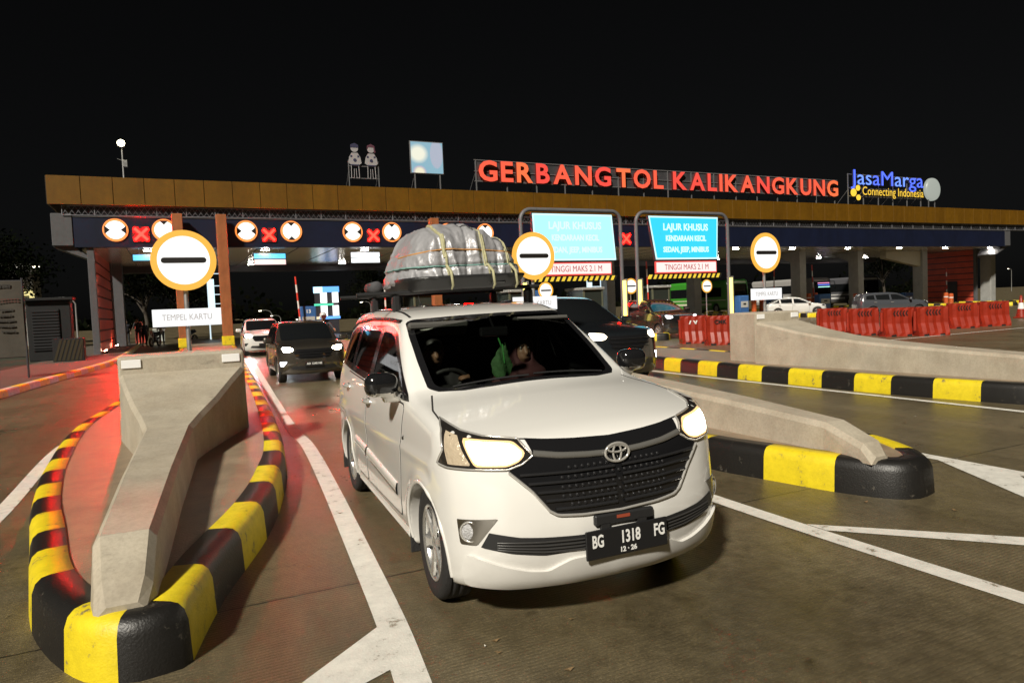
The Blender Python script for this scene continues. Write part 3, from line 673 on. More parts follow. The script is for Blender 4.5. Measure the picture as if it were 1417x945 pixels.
# ================================================================== portals, signs, street furniture
L_CYAN = lamp_mat('board_cyan', (.0, .62, .86), 1.05); L_CYAN2 = lamp_mat('board_bright_cyan', (.30, .86, 1.0), 1.4); L_TXT = lamp_mat('board_text_white', (.62, .97, 1), 1.15)
L_TUBE = lamp_mat('yellow_tube_glow', (1, .82, .16), 3.2); L_PINK = lamp_mat('board_pale_pink', (1, .80, .76), 1.05); L_REDL = lamp_mat('board_red_rim', (.9, .05, .04), 1.0)
M_REDTXT = mat('sign_red_text', (.45, .05, .06), .5); M_SIGNBLK = mat('sign_black', (.015, .013, .013), .5)
PY = 25.5
def portal(x0, x1, bx0, bx1, cyan, label, sl=.33, sr=-.06):
    t = thing('lane_portal', label, 'lane portal', ((x0+x1)/2, PY, .0), 0, 'height limit portals'); ox = (x0+x1)/2
    H = 5.5; r = .085; R = .45; b = MB()
    arc = lambda cx, a0, a1: [(cx+R*math.cos(math.radians(a0+(a1-a0)*k/6)), 0, H-R+R*math.sin(math.radians(a0+(a1-a0)*k/6))) for k in range(7)]
    b.tube([(x0-ox, 0, .25), (x0-ox, 0, 2.6)]+arc(x0-ox+R, 180, 90)+arc(x1-ox-R, 90, 0)+[(x1-ox, 0, 2.6), (x1-ox, 0, .25)], r, M_GREYPAINT, 10)
    b.box((0, 0, H-.32), (x1-x0-.3, .06, .06), M_DARK)
    for xx in (x0, x1): b.box((xx-ox, 0, .31), (.4, .4, .06), M_GREYPAINT, bev=.01)
    b.build('frame', t)
    a0, a1 = bx0-ox, bx1-ox
    b = MB(); b.prism([(a0-.05, 5.36), (a1+.05, 5.36), (a1+sr+.03, 3.38), (a0+sl-.03, 3.38)], -.10, .04, M_DARK); b.build('board_case', t)
    b = MB(); b.prism([(a0-.02, 5.33), (a1+.02, 5.33), (a1+sr, 3.41), (a0+sl, 3.41)], -.112, -.101, L_TXT); b.build('board_rim', t)
    b = MB(); b.prism([(a0+.05, 5.26), (a1-.05, 5.26), (a1+sr-.06, 3.48), (a0+sl+.06, 3.48)], -.124, -.113, cyan); b.build('lit_board', t)
    b = MB(); cx = (a0+a1)/2+.08
    for s, z, sz, w in (('LAJUR KHUSUS', 4.84, .42, 2.55), ('KENDARAAN KECIL', 4.34, .34, 2.3), ('SEDAN, JEEP, MINIBUS', 3.84, .33, 2.6)):
        put_text(b, s, sz, L_TXT, (cx, -.126, z), extrude=.003, offset=.012, width=w)
    b.build('board_text', t)
    b = MB(); b.box((cx, -.08, 3.06), (3.52, .08, .54), L_REDL, bev=.02); b.build('height_sign_rim', t)
    b = MB(); b.box((cx, -.125, 3.06), (3.40, .02, .43), L_PINK); b.build('height_sign_face', t)
    b = MB(); put_text(b, 'TINGGI MAKS 2.1 M', .36, M_REDTXT, (cx, -.137, 3.05), extrude=.002, width=2.5); b.build('height_sign_text', t)
    for s in (-1.4, 1.4):
        b = MB(); b.cyl((cx+s, 0, 5.4), (cx+s, 0, 2.7), .018, M_DARK, n=6); b.build('hanger', t)
    # striped bar
    b = MB(); n = 15; w = (bx1-bx0+.25)/n; xa = cx-(bx1-bx0+.25)/2
    for k in range(n):
        y_ = -.06; z0, z1 = 2.56, 2.75; sk = .10
        for (u0, u1, m) in ((0, .55, mat('bar_yellow', (.75, .55, .05), .4, emit=(1, .75, .08), es=.25)), (.55, 1, M_BLACK)):
            p = [(xa+w*(k+u0)-sk/2, z0), (xa+w*(k+u1)-sk/2, z0), (xa+w*(k+u1)+sk/2, z1), (xa+w*(k+u0)+sk/2, z1)]; b.prism(p, y_, y_+.05, m)
    b.build('striped_height_bar', t)
    for xx in (x0, x1):
        b = MB(); b.box((xx-ox, -.16, 1.62), (.16, .07, 1.8), L_TUBE, bev=.02); b.build('yellow_tube', t)
        b = MB(); b.box((xx-ox+.16, -.05, 1.62), (.10, .12, 1.95), M_STEEL, bev=.01); b.build('tube_bracket', t)
    return t
portal(12.85, 17.68, 13.35, 17.15, L_CYAN2, 'grey portal frame with the brighter whitish lit board, left of two', .05, .18)
portal(18.50, 23.72, 19.12, 23.02, L_CYAN, 'grey portal frame with the evenly cyan lit board, right of two')

L_SIGNW = lamp_mat('reflective_face_glow', (1, .99, .95), 1.15); L_SIGNR = lamp_mat('reflective_rim_glow', (1, .46, .04), 1.0); L_PLATE = lamp_mat('reflective_plate_glow', (1, 1, 1), .92)  # emission put in for light thrown back by reflective sheeting, no lamps inside
def stop_sign(x, y, z, label, r=.41, plate=True, zp=1.645, base=.27, pole_y=.05):
    t = thing('stop_here_sign', label, 'round sign', (x, y, base), 0, 'round signs with a black bar')
    b = MB(); b.cyl((0, pole_y, 0), (0, pole_y, z-base+.2), .03, M_STEEL, n=10); b.build('pole', t)
    z -= base
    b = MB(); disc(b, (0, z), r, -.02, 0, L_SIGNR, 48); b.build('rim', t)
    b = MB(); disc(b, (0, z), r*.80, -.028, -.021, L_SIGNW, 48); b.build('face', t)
    b = MB(); w, h = r*.69, r*.095; poly = []
    for s, a0 in ((1, -90), (-1, 90)):
        for k in range(7):
            a = math.radians(a0+180*k/6); poly.append((s*(w-h)+h*math.cos(a), z+h*math.sin(a)))
    b.prism(poly, -.036, -.029, M_SIGNBLK); b.build('black_bar', t)
    if plate:
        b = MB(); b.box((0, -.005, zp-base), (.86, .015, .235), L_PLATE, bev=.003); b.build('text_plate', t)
        b = MB(); put_text(b, 'TEMPEL KARTU', .115, mat('glowing_lettering', (.22, .20, .19), .6, emit=(.4, .4, .4), es=.55), (0, -.0135, zp-base), extrude=.0015, width=.62); b.build('plate_text', t)  # lettering given a weak emission too, paling it with the plate
    return t
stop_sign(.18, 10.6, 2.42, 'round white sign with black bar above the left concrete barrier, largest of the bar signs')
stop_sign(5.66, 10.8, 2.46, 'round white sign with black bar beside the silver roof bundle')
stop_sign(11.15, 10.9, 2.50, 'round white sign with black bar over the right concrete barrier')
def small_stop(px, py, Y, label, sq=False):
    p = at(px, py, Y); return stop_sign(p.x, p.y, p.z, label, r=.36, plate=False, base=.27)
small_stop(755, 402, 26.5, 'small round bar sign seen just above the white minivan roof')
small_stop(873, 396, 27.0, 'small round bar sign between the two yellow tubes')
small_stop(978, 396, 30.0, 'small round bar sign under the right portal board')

# water filled plastic barriers
M_WB = mat('red_plastic', (.27, .020, .007), .42, noise=.22, nscale=3, bump=.15, bscale=12)
def water_barrier(x, y, rz, label, w=1.0, mark=None):
    t = thing('water_barrier', label, 'plastic barrier', (x, y, 0), rz, 'red water filled barriers')
    b = MB(); d0, d1, H = .46, .20, 1.0
    # body as stacked slices: wide foot, waist, upright top
    st = [(0, d0), (.12, d0*.98), (.30, d0*.72), (.44, d1*1.15), (.92, d1), (1.0, d1*.85)]
    V = []; n = 9
    for z, d in st:
        ring = []
        for k in range(n):
            u = -w/2+w*k/(n-1); g = (.025 if k % 2 else 0) if .1 < z < .95 else 0; ring.append((u, -d/2+g, z))
        for k in range(n-1, -1, -1):
            u = -w/2+w*k/(n-1); g = (.025 if k % 2 else 0) if .1 < z < .95 else 0; ring.append((u, d/2-g, z))
        V += ring
    k2 = 2*n; F = [(i*k2+j, i*k2+(j+1) % k2, (i+1)*k2+(j+1) % k2, (i+1)*k2+j) for i in range(len(st)-1) for j in range(k2)]
    F += [tuple(range(k2)), tuple(range(len(V)-1, len(V)-k2-1, -1))]
    b.add(V, F, M_WB)
    for s in (-1, 1): b.cyl((s*(w/2+.02), 0, .18), (s*(w/2+.02), 0, .86), .055, M_WB, n=10)
    b.build('barrier_body', t)
    b = MB()
    for s in (-.28, .28): b.box((s, 0, .02), (.2, d0+.012, .10), M_BLACK, bev=.02)
    b.build('fork_slot', t)
    b = MB(); b.cyl((.36*w, 0, .99), (.36*w, 0, 1.03), .045, M_DARK); b.build('filler_cap', t)
    b = MB()
    if mark == 'chev':
        for k in range(5):
            u = -.24+k*.11; z = .80
            for s in (1, -1): b.add([(u, -.114, z), (u+.045, -.114, z), (u+.10, -.114, z+s*.095), (u+.055, -.114, z+s*.095)], [(0, 1, 2, 3)], M_BLACK)
        b.build('chevron_marks', t, fix=False)
    elif mark == 'white':
        for u, s in ((-.12, -1), (-.02, 1), (.10, -1)): b.add([(u-.05, -.112, .83), (u, -.112, .83), (u+.07*s+.02, -.112, .70), (u+.07*s-.03, -.112, .70)], [(0, 1, 2, 3)], M_WHITEPAINT)
        b.build('white_mark', t, fix=False)
    elif mark: put_text(b, mark, .19, M_BLACK, (0, -.113, .78), extrude=.0015, offset=.006); b.build('black_lettering', t)
    return t
rzb = -.42
for px, py, D_, w, mk_, lab in ((961, 475, None,  .98, 'white', 'red plastic barrier with a white mark, left of the near pair'), (996, 477, None, .92, 'CMK', 'red plastic barrier with dark lettering, right of the near pair'),
    (1152, 461, None, 1.12, 'chev', 'red plastic barrier with its left end behind the concrete barrier'), (1194, 464, None, 1.08, 'chev', 'red plastic barrier with chevrons right behind the concrete barrier end'),
    (1243, 465, None, 1.14, 'chev', 'red plastic barrier with chevrons in front of the grey estate car'), (1288, 464, None, 1.08, 'chev', 'largest red plastic barrier, in the middle of the right row'),
    (1331, 454, None, 1.14, 'chev', 'red plastic barrier in front of the red louvre wall'), (1374, 451, None, 1.2, 'chev', 'rightmost big red plastic barrier')):
    x, y = at0(px, py); water_barrier(x, y, rzb, lab, w, mk_)

# traffic cone far right
x, y = at0(1413, 440); t = thing('traffic_cone', 'orange and white traffic cone at the right edge of the plaza', 'cone', (x, y, 0))
b = MB(); b.box((0, 0, .03), (.5, .5, .06), M_WB, bev=.02); b.build('base', t)
b = MB(); b.lathe([(.22, .06), (.15, .45)], M_WB, 20); b.lathe([(.15, .45), (.10, .75)], M_WHITEPAINT, 20); b.lathe([(.10, .75), (.045, 1.1), (.001, 1.12)], M_WB, 20); b.build('cone_body', t)

# boom gates
M_BOOMR = mat('boom_red', (.62, .05, .03), .4); M_BOOMW = mat('boom_white', (.7, .68, .65), .4); M_BOLL = mat('bollard_orange', (.45, .085, .02), .45); M_MACHB = mat('machine_blue', (.04, .12, .32), .4, noise=.1); M_MACHG = mat('machine_grey', (.42, .42, .40), .5)
def boom(top, bot, Y, label):
    p, q = at(*top, Y), at(*bot, Y); base = Vector((q.x, Y, .27)); t = thing('boom_gate', label, 'boom gate', base, 0, 'raised boom gates')
    b = MB(); b.box((0, .1, .5), (.32, .32, 1.0), M_BOLL, bev=.03); b.build('cabinet', t)
    b = MB(); d = p-base; n = 6; a0 = Vector((0, -.1, .85))
    for k in range(n): b.cyl(a0+(Vector((d.x, -.1, d.z))-a0)*(k/n), a0+(Vector((d.x, -.1, d.z))-a0)*((k+1)/n), .045, M_BOOMR if k % 2 == (n-1) % 2 else M_BOOMW, n=8)
    b.build('boom_arm', t)
boom((408, 383), (416, 455), 37, 'raised red and white boom over the roof of the dark grey hatchback')
boom((531, 387), (533, 425), 38, 'raised red and white boom behind the rear roof of the white minivan')
boom((1122, 367), (1125, 432), 44, 'raised pale boom left of the second grey column on the right')
boom((1308, 371), (1309, 428), 42, 'raised pale boom in front of the red louvre wall')
boom((1064+6, 350), (1070, 425), 46, 'thin raised boom behind the right bar sign')
boom((893, 362), (897, 440), 40, 'thin raised boom beside the left yellow tubes')
def bollard(px, py0, py1, Y, label):
    p, q = at(px, py0, Y), at(px, py1, Y); t = thing('orange_bollard', label, 'bollard', (p.x, Y, 0.0), 0, 'orange bollards at the lanes')
    h = p.z; b = MB(); b.cyl((0, 0, 0), (0, 0, h-.05), .20, M_BOLL, n=16); b.lathe([(.20, h-.05), (.17, h-.01), (.001, h)], M_BOLL, 16); b.build('post', t)
    b = MB(); b.cyl((0, 0, h-.42), (0, 0, h-.34), .204, M_WHITEPAINT, n=16, cap=False); b.build('white_band', t)
for px, a, c, Y, l in ((1043, 407, 432, 42, 'orange bollard left of the white hatchback windscreen'), (1054, 407, 432, 43, 'second orange bollard left of the white hatchback windscreen'), (1119, 406, 430, 43, 'orange bollard left of the blue lane machine'), (1128, 405, 430, 43.5, 'orange bollard touching the blue lane machine'),
                      (1184, 406, 430, 42, 'orange bollard in front of the tall grey column'), (1367, 404, 430, 41, 'orange bollard in front of the column right of the red wall'), (1309, 405, 430, 41.4, 'orange bollard left of the dark doorway'), (1316, 406, 430, 41.2, 'orange bollard touching the dark doorway')):
    bollard(px, a, c, Y, l)
def machine(px, py0, Y, w, label, white=False, num=None):
    p = at(px, py0, Y); h = p.z; t = thing('lane_machine', label, 'card machine', (p.x, Y, 0), 0, 'lane card machines')
    b = MB(); b.box((0, 0, h/2), (w, .6, h), M_MACHB, bev=.04, seg=2); b.build('cabinet', t)
    b = MB(); b.box((0, -.31, h*.60), (w*.8, .03, h*.28), M_MACHG, bev=.01); b.box((0, -.33, h*.62), (w*.3, .02, h*.08), M_BLACK); b.build('front_panel', t)
    if num:
        b = MB(); put_text(b, num, .26, M_WHITEPAINT, (0, -.303, h*.87), extrude=.002, offset=.008); b.build('lane_number', t)
machine(425, 424, 37.5, .80, 'blue and grey lane machine with a white lane number beside the dark grey hatchback', num='13')
machine(1138, 407, 43, 1.3, 'wide blue lane machine between the orange bollards and the neon coach')
machine(1026, 409, 41, .9, 'pale blue lane machine right of the yellow tube'); machine(1071, 408, 45, 1.5, 'blue lane machine behind the white hatchback'); machine(1254, 405, 45, 1.2, 'blue lane machine with orange edges right of the grey estate car'); machine(742, 402, 40, .8, 'lane machine hidden behind the middle bar sign')
# toll booths on the islands (seen between the portal posts)
M_BOOTH = mat('booth_olive', (.11, .115, .075), .5, noise=.15); M_BGLASS = mat('booth_glass', (.03, .035, .03), .12)
def booth(x, y, label):
    t = thing('toll_booth', label, 'toll booth', (x, y, .27), 0, 'toll booths')
    b = MB(); b.box((0, 0, .55), (1.5, 2.2, 1.1), M_BOOTH, bev=.03)
    for sx in (-.7, .7):
        for sy in (-1.05, 1.05): b.box((sx, sy, 1.65), (.1, .1, 1.1), M_BOOTH)
    b.build('walls', t)
    b = MB(); b.box((0, 0, 1.65), (1.42, 2.12, 1.08), M_BGLASS); b.build('window', t)
    b = MB(); b.box((0, 0, 2.28), (1.7, 2.4, .18), M_COLGREY, bev=.03); b.build('roof', t)
for x, y, l in ((19.6, 40.5, 'toll booth seen through the left portal'), (25.0, 40.5, 'toll booth seen through the right portal'), (13.6, 41, 'toll booth beyond the dark sport utility car'), (30.9, 41, 'toll booth right of the portals in the shade')):
    booth(x, y, l)
# lit blue-white tower sign and shelving-like lit frames
def lit_frame(px0, px1, py0, py1, Y, label, kind):
    a, c = at(px0, py0, Y), at(px1, py1, Y); w = c.x-a.x; h = a.z; t = thing('lit_tariff_frame', label, 'lit frame', ((a.x+c.x)/2, Y, 0))
    b = MB()
    for s in (-1, 1): b.cyl((s*w/2, 0, 0), (s*w/2, 0, h), .04, lamp_mat('frame_glow', (.75, .92, 1), 1.0), n=8)
    for z in (.30, .42, .55, .68, .80, .97):
        b.box((0, 0, h*z), (w, .05, .05), lamp_mat('frame_glow', (.75, .92, 1), 1.0))
    b.build('frame', t)
    b = MB(); b.box((-w*.32, -.06, h*.62), (w*.30, .05, h*.55), lamp_mat('panel_glow', (.70, .95, 1), 1.25)); b.build('lit_panel', t)
lit_frame(286, 317, 376, 446, 50, 'white lit frame with a bright panel behind the left orange column', 0)
lit_frame(812, 832, 384, 420, 46, 'pale blue lit rungs seen between the portal posts above the dark car', 1)
a, c = at(433, 397, 60), at(471, 441, 60); t = thing('lit_price_board', 'tall blue and white lit board behind the dark grey hatchback', 'lit board', ((a.x+c.x)/2, 60, 0)); w = c.x-a.x; z1, z0 = a.z, c.z; hh = z1-z0
b = MB(); b.box((0, .1, (z1)/2), (w*.9, .15, z1), M_DARK); b.build('board_case', t)
b = MB(); b.box((0, -.02, z1-hh*.09), (w, .06, hh*.17), lamp_mat('price_blue', (.10, .35, 1), 1.6)); b.box((w*.1, -.02, z0+hh*.05), (w*.8, .06, hh*.08), lamp_mat('price_blue', (.10, .35, 1), 1.6)); b.box((-w*.4, -.02, z0+hh*.05), (w*.18, .06, hh*.08), lamp_mat('price_cream', (1, .8, .5), 1.0)); b.box((-w*.32, -.03, z1-hh*.10), (w*.35, .06, hh*.19), lamp_mat('price_pale', (.6, .9, 1), 1.5)); b.build('header_panel', t)
b = MB(); b.box((-w*.12, -.02, z0+hh*.45), (w*.74, .06, hh*.06), lamp_mat('price_green', (.08, .8, .45), 1.2)); b.build('green_strip', t)
b = MB()
for zc in (z0+hh*.66, z0+hh*.26):
    for xc, ww in ((-w*.15, .18), (w*.34, .24), (-w*.02, .07)): b.box((w*0+xc, -.02, zc), (w*ww, .06, hh*.32), lamp_mat('price_white', (1, .98, 1), 1.6))
b.build('white_panel', t)

# ------------------------------------------------------------------ left roadside
t = at(13, 450, 24); bx = t.x
t = thing('cloth_banner', 'pale vertical cloth banner with dark print at the left edge', 'banner', (bx-.1, 24, .14))
def banner_mat():
    m = mat('banner_cloth', (.06, .05, .038), .8, noise=.2, nscale=6, bump=.2, bscale=6); return m
b = MB(); V = []; n = 7
for i in range(9):
    for k in range(n): V.append((-.55+1.0*k/(n-1), .02*math.sin(k*1.3+i*.8), .62+2.15*i/8))
b.add(V, [(i*n+k, i*n+k+1, (i+1)*n+k+1, (i+1)*n+k) for i in range(8) for k in range(n-1)], banner_mat(), True); b.build('cloth', t, fix=False)
b = MB()
for s in (-.56, .46): b.cyl((s, .04, 0), (s, .04, 2.85), .03, M_DARK, n=8)
for z in (.62, 2.77): b.cyl((-.56, .04, z), (.46, .04, z), .02, M_DARK, n=8)
b.build('frame', t)
b = MB()
mk2 = mat('banner_print', (.03, .026, .022), .8)
for z, w in ((2.62, .55), (1.95, .38), (1.80, .42), (1.65, .5), (1.5, .46), (1.35, .36)):
    b = MB()
    for k in range(int(w/.07)): b.box((.30-w+.07*k, -.035, z), (.045+.015*(k % 3), .006, .05 if z < 2.5 else .1), mk2)
    b.build('printed_line', t)
for z in (2.25, 2.18):
    b = MB()
    for k in range(9): b.box((-.25+.075*k, -.035, z), (.05, .006, .03), mat('banner_red_print', (.10, .03, .02), .8))
    b.build('printed_line', t)
# gate house with shutter and striped base between banner and gate
p0, p1 = at(30, 405, 34), at(100, 500, 34)
t = thing('shuttered_cabin', 'dark grey roadside cabin with a horizontal slat shutter left of the toll gate', 'cabin', ((p0.x+p1.x)/2, 34.6, .14)); w = p1.x-p0.x
M_CABIN = mat('cabin_dark', (.004, .0041, .0045), .6, noise=.3)
b = MB(); b.box((0, .4, 1.25), (w, .8, 2.5), M_CABIN, bev=.03); b.build('walls', t)
b = MB(); b.box((-w*.08, -.03, 1.3), (w*.62, .05, 1.7), M_BLACK)
for k in range(13): b.box((-w*.08, -.07, .55+k*.125), (w*.58, .04, .045), mat('shutter_slat', (.03, .03, .032), .4), rot=Matrix.Rotation(.5, 4, 'X'))
b.build('shutter', t)
b = MB(); b.box((0, .35, 2.56), (w+.25, 1.1, .12), M_CABIN, bev=.02); b.build('roof', t)
p0, p1 = at(72, 477, 33), at(118, 503, 33)
t = thing('striped_block', 'dark block with slanted dull yellow stripes at the foot of the gate tower', 'striped block', ((p0.x+p1.x)/2, 33, .14)); w = p1.x-p0.x
b = MB(); b.box((0, .3, .46), (w, .6, .92), M_BLACK, bev=.02); b.build('block', t)
b = MB()
for k in range(7):
    u = -w/2+w*(k+.1)/7.4; b.prism([(u, .04), (u+.09, .04), (min(w/2-.01, u+.34), .88), (min(w/2-.02, u+.25), .88)], -.012, -.006, mat('dull_yellow', (.03, .02, .005), .6))
b.build('stripes', t)
# street lamps
def street_lamp(px, py, Y, label, arm=1, h=None, glow=14):
    p = at(px, py, Y); t = thing('street_lamp', label, 'street lamp', (p.x+arm*1.6, Y, 0), 0, 'distant street lamps'); h = p.z
    b = MB(); b.tube([(0, 0, 0), (0, 0, h-.5), (-arm*.25, 0, h-.12), (-arm*.8, 0, h+.06), (-arm*1.5, 0, h+.05)], [.09, .06, .05, .04, .035], M_STEEL, 8); b.build('pole', t)
    b = MB(); b.box((-arm*1.6, 0, h+.03), (.55, .22, .10), M_STEEL, bev=.03); b.build('lamp_head', t)
    b = MB(); b.box((-arm*1.6, -.04, h-.035), (.42, .22, .05), lamp_mat('street_lamp_glow', (1, .88, .62), glow), bev=.01); b.build('lamp_glass', t)
street_lamp(50, 369, 60, 'street lamp with a long curved arm left of the gate tower', -1)
street_lamp(360, 430, 110, 'distant street lamp above the bright headlight', 1); street_lamp(376, 437, 140, 'distant street lamp above the white car behind', 1)
street_lamp(500, 418, 120, 'distant street lamp between the lit board and the roof bundle', 1); street_lamp(411, 442, 160, 'farthest street lamp beside the raised boom', 1)
street_lamp(73, 413, 70, 'low street lamp above the shuttered cabin', 1); street_lamp(1395, 372, 120, 'dim street lamp at the far right edge', 1, glow=4)
# small far building with a lit yellow doorway frame
p = at(36, 405, 70); t = thing('far_building', 'far pale lit building corner behind the banner', 'building', (p.x-2, 72, 0))
b = MB(); b.box((0, 0, 3), (5, 4, p.z*2-1.2 if p.z > 1 else 4), M_COLGREY); b.build('walls', t)
b = MB(); b.box((1.6, -2.05, p.z), (1.7, .1, .5), lamp_mat('lit_soffit', (1, .85, .35), .9)); b.box((2.4, -2.05, p.z-.9), (.35, .1, 1.6), lamp_mat('lit_soffit', (1, .85, .35), .9)); b.build('lit_sign_frame', t)

# trees: trunk, limbs, leafy crown of small faces
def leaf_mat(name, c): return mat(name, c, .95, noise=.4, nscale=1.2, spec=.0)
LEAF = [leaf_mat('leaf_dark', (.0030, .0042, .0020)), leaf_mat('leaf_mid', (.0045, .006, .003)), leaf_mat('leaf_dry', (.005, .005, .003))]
M_BARK = mat('bark', (.05, .04, .03), .9, noise=.3)
def tree(x, y, h, r, label, seed):
    rn = random.Random(seed); t = thing('roadside_tree', label, 'tree', (x, y, 0), 0, 'dark trees behind the gate')
    b = MB(); tips = []
    b.tube([(0, 0, 0), (.1*r, .05, h*.2), (.05, .1, h*.42)], [.22, .16, .12], M_BARK, 8)
    for k in range(7):
        a = k*.9+rn.random()*.5; L = r*rn.uniform(.5, .9); z = h*rn.uniform(.3, .45); e = (L*math.cos(a), L*math.sin(a), z+h*rn.uniform(.15, .45)); tips.append(Vector(e))
        b.tube([(.05, .1, z), (e[0]*.5, e[1]*.5, (z+e[2])/2+.2), e], [.08, .05, .02], M_BARK, 6)
    b.build('trunk', t)
    b = MB(); tips += [Vector((rn.uniform(-r, r)*.6, rn.uniform(-r, r)*.6, h*rn.uniform(.6, .95))) for _ in range(9)]
    for c in tips:
        m = rn.choice(LEAF); rr = r*rn.uniform(.28, .5)
        for _ in range(230):
            d = Vector((rn.gauss(0, 1), rn.gauss(0, 1), rn.gauss(0, .8)))*rr*.55; s = rn.uniform(.09, .2); u = Vector((rn.gauss(0, 1), rn.gauss(0, 1), rn.gauss(0, 1))).normalized(); v = u.cross(Vector((rn.gauss(0, 1), rn.gauss(0, 1), rn.gauss(0, 1)))).normalized()
            q = c+d; b.add([q-u*s, q+v*s*.45, q+u*s, q-v*s*.45], [(0, 1, 2, 3)], m)
    b.build('crown', t, fix=False)
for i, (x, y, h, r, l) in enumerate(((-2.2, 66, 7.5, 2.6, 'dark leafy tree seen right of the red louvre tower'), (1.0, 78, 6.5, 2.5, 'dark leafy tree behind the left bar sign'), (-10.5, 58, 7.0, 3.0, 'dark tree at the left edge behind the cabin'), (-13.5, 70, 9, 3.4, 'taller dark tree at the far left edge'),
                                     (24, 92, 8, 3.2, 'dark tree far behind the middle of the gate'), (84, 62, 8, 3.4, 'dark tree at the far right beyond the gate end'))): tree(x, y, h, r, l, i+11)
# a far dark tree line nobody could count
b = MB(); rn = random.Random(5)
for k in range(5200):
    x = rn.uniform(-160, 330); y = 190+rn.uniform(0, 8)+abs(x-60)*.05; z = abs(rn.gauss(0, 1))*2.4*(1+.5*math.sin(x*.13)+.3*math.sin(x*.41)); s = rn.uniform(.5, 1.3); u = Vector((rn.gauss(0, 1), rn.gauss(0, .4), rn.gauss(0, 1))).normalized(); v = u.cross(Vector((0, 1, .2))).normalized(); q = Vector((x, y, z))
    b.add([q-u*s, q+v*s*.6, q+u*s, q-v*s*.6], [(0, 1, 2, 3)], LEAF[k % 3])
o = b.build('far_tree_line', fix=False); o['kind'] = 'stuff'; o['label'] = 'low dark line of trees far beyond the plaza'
# ================================================================== smooth bodies from distance fields
def pl(x, xs, ys):
    xs = np.asarray(xs, float); ys = np.asarray(ys, float); h = np.diff(xs); d = np.diff(ys)/h; m = np.zeros_like(ys)
    for i in range(1, len(xs)-1):
        if d[i-1]*d[i] > 0:
            w1 = 2*h[i]+h[i-1]; w2 = h[i]+2*h[i-1]; m[i] = (w1+w2)/(w1/d[i-1]+w2/d[i])
    m[0] = d[0]; m[-1] = d[-1]; x = np.asarray(x, float)
    i = np.clip(np.searchsorted(xs, x)-1, 0, len(h)-1); t = np.clip((x-xs[i])/h[i], 0, 1)
    return (2*t**3-3*t**2+1)*ys[i]+(t**3-2*t**2+t)*h[i]*m[i]+(3*t**2-2*t**3)*ys[i+1]+(t**3-t**2)*h[i]*m[i+1]
def smax(a, b, k):
    h = np.clip(.5+.5*(a-b)/k, 0, 1); return b*(1-h)+a*h+k*h*(1-h)
def smin(a, b, k): return -smax(-a, -b, k)
def grad(fun, P, e=.003):
    g = np.stack([fun(P+np.eye(3)[i]*e)-fun(P-np.eye(3)[i]*e) for i in range(3)], -1)/(2*e); return g
def surface_nets(fun, lo, hi, cell, newton=2):
    lo = np.asarray(lo, float); hi = np.asarray(hi, float); n = np.ceil((hi-lo)/cell).astype(int)+1
    ax = [lo[i]+cell*np.arange(n[i]) for i in range(3)]
    f = np.empty(n, np.float32)
    for i0 in range(0, n[0], 24):
        G_ = np.stack(np.meshgrid(ax[0][i0:i0+24], ax[1], ax[2], indexing='ij'), -1); f[i0:i0+24] = fun(G_)
    f[np.abs(f) < 1e-7] = 1e-7
    s = f < 0; c = tuple(k-1 for k in n)
    acc = np.zeros(c+(3,), np.float32); cnt = np.zeros(c, np.float32)
    def corner(a, o): return a[o[0]:o[0]+c[0], o[1]:o[1]+c[1], o[2]:o[2]+c[2]]
    for axis in range(3):
        oth = [a for a in range(3) if a != axis]
        for u in (0, 1):
            for v in (0, 1):
                o0 = [0, 0, 0]; o0[oth[0]] = u; o0[oth[1]] = v; o1 = list(o0); o1[axis] = 1
                fa, fb = corner(f, o0), corner(f, o1); m = (fa < 0) != (fb < 0)
                t = np.where(m, fa/np.where(m, fa-fb, 1), 0)
                for d in range(3): acc[..., d] += np.where(m, (t if d == axis else o0[d]), 0)
                cnt += m
    act = cnt > 0; idx = np.full(c, -1); ii = np.argwhere(act); idx[act] = np.arange(len(ii))
    V = lo + (ii + acc[act]/cnt[act][:, None])*cell
    F = []
    for axis in range(3):
        b, d = (axis+1) % 3, (axis+2) % 3
        sl0 = [slice(1, k-1) for k in n]; sl0[axis] = slice(0, n[axis]-1); sl1 = list(sl0); sl1[axis] = slice(1, n[axis])
        A, B = s[tuple(sl0)], s[tuple(sl1)]; q = np.argwhere(A != B)
        if not len(q): continue
        off = np.array([1, 1, 1]); off[axis] = 0; q0 = q+off; flip = A[tuple(q.T)]
        eb = np.zeros(3, int); eb[b] = 1; ed = np.zeros(3, int); ed[d] = 1
        ids = [idx[tuple((q0-x).T)] for x in (eb+ed, ed, 0*eb, eb)]
        quad = np.stack(ids, -1); quad[~flip] = quad[~flip][:, ::-1]; F.append(quad)
    F = np.concatenate(F); F = F[(F >= 0).all(1)]
    for _ in range(newton):
        g = grad(fun, V, cell*.15); st = fun(V)[:, None]*g/np.maximum(.15, (g*g).sum(-1, keepdims=True)); L = np.linalg.norm(st, axis=-1, keepdims=True)
        V = V - st*np.minimum(1, .5*cell/np.maximum(L, 1e-9))
    return V, F
def march(fun, O, D, it=110, far=6.0):
    t = np.zeros(len(O))
    for _ in range(it): t += np.clip(fun(O+D*t[:, None])*.6, -.05, .25)
    return O+D*t[:, None], t < far
def pip(P, poly):
    P = np.asarray(P); x, y = P[:, 0], P[:, 1]; ins = np.zeros(len(P), bool); n = len(poly)
    for i in range(n):
        (x1, y1), (x2, y2) = poly[i], poly[(i+1) % n]
        if y1 == y2: continue
        ins ^= ((y1 > y) != (y2 > y)) & (x < (x2-x1)*(y-y1)/(y2-y1)+x1)
    return ins
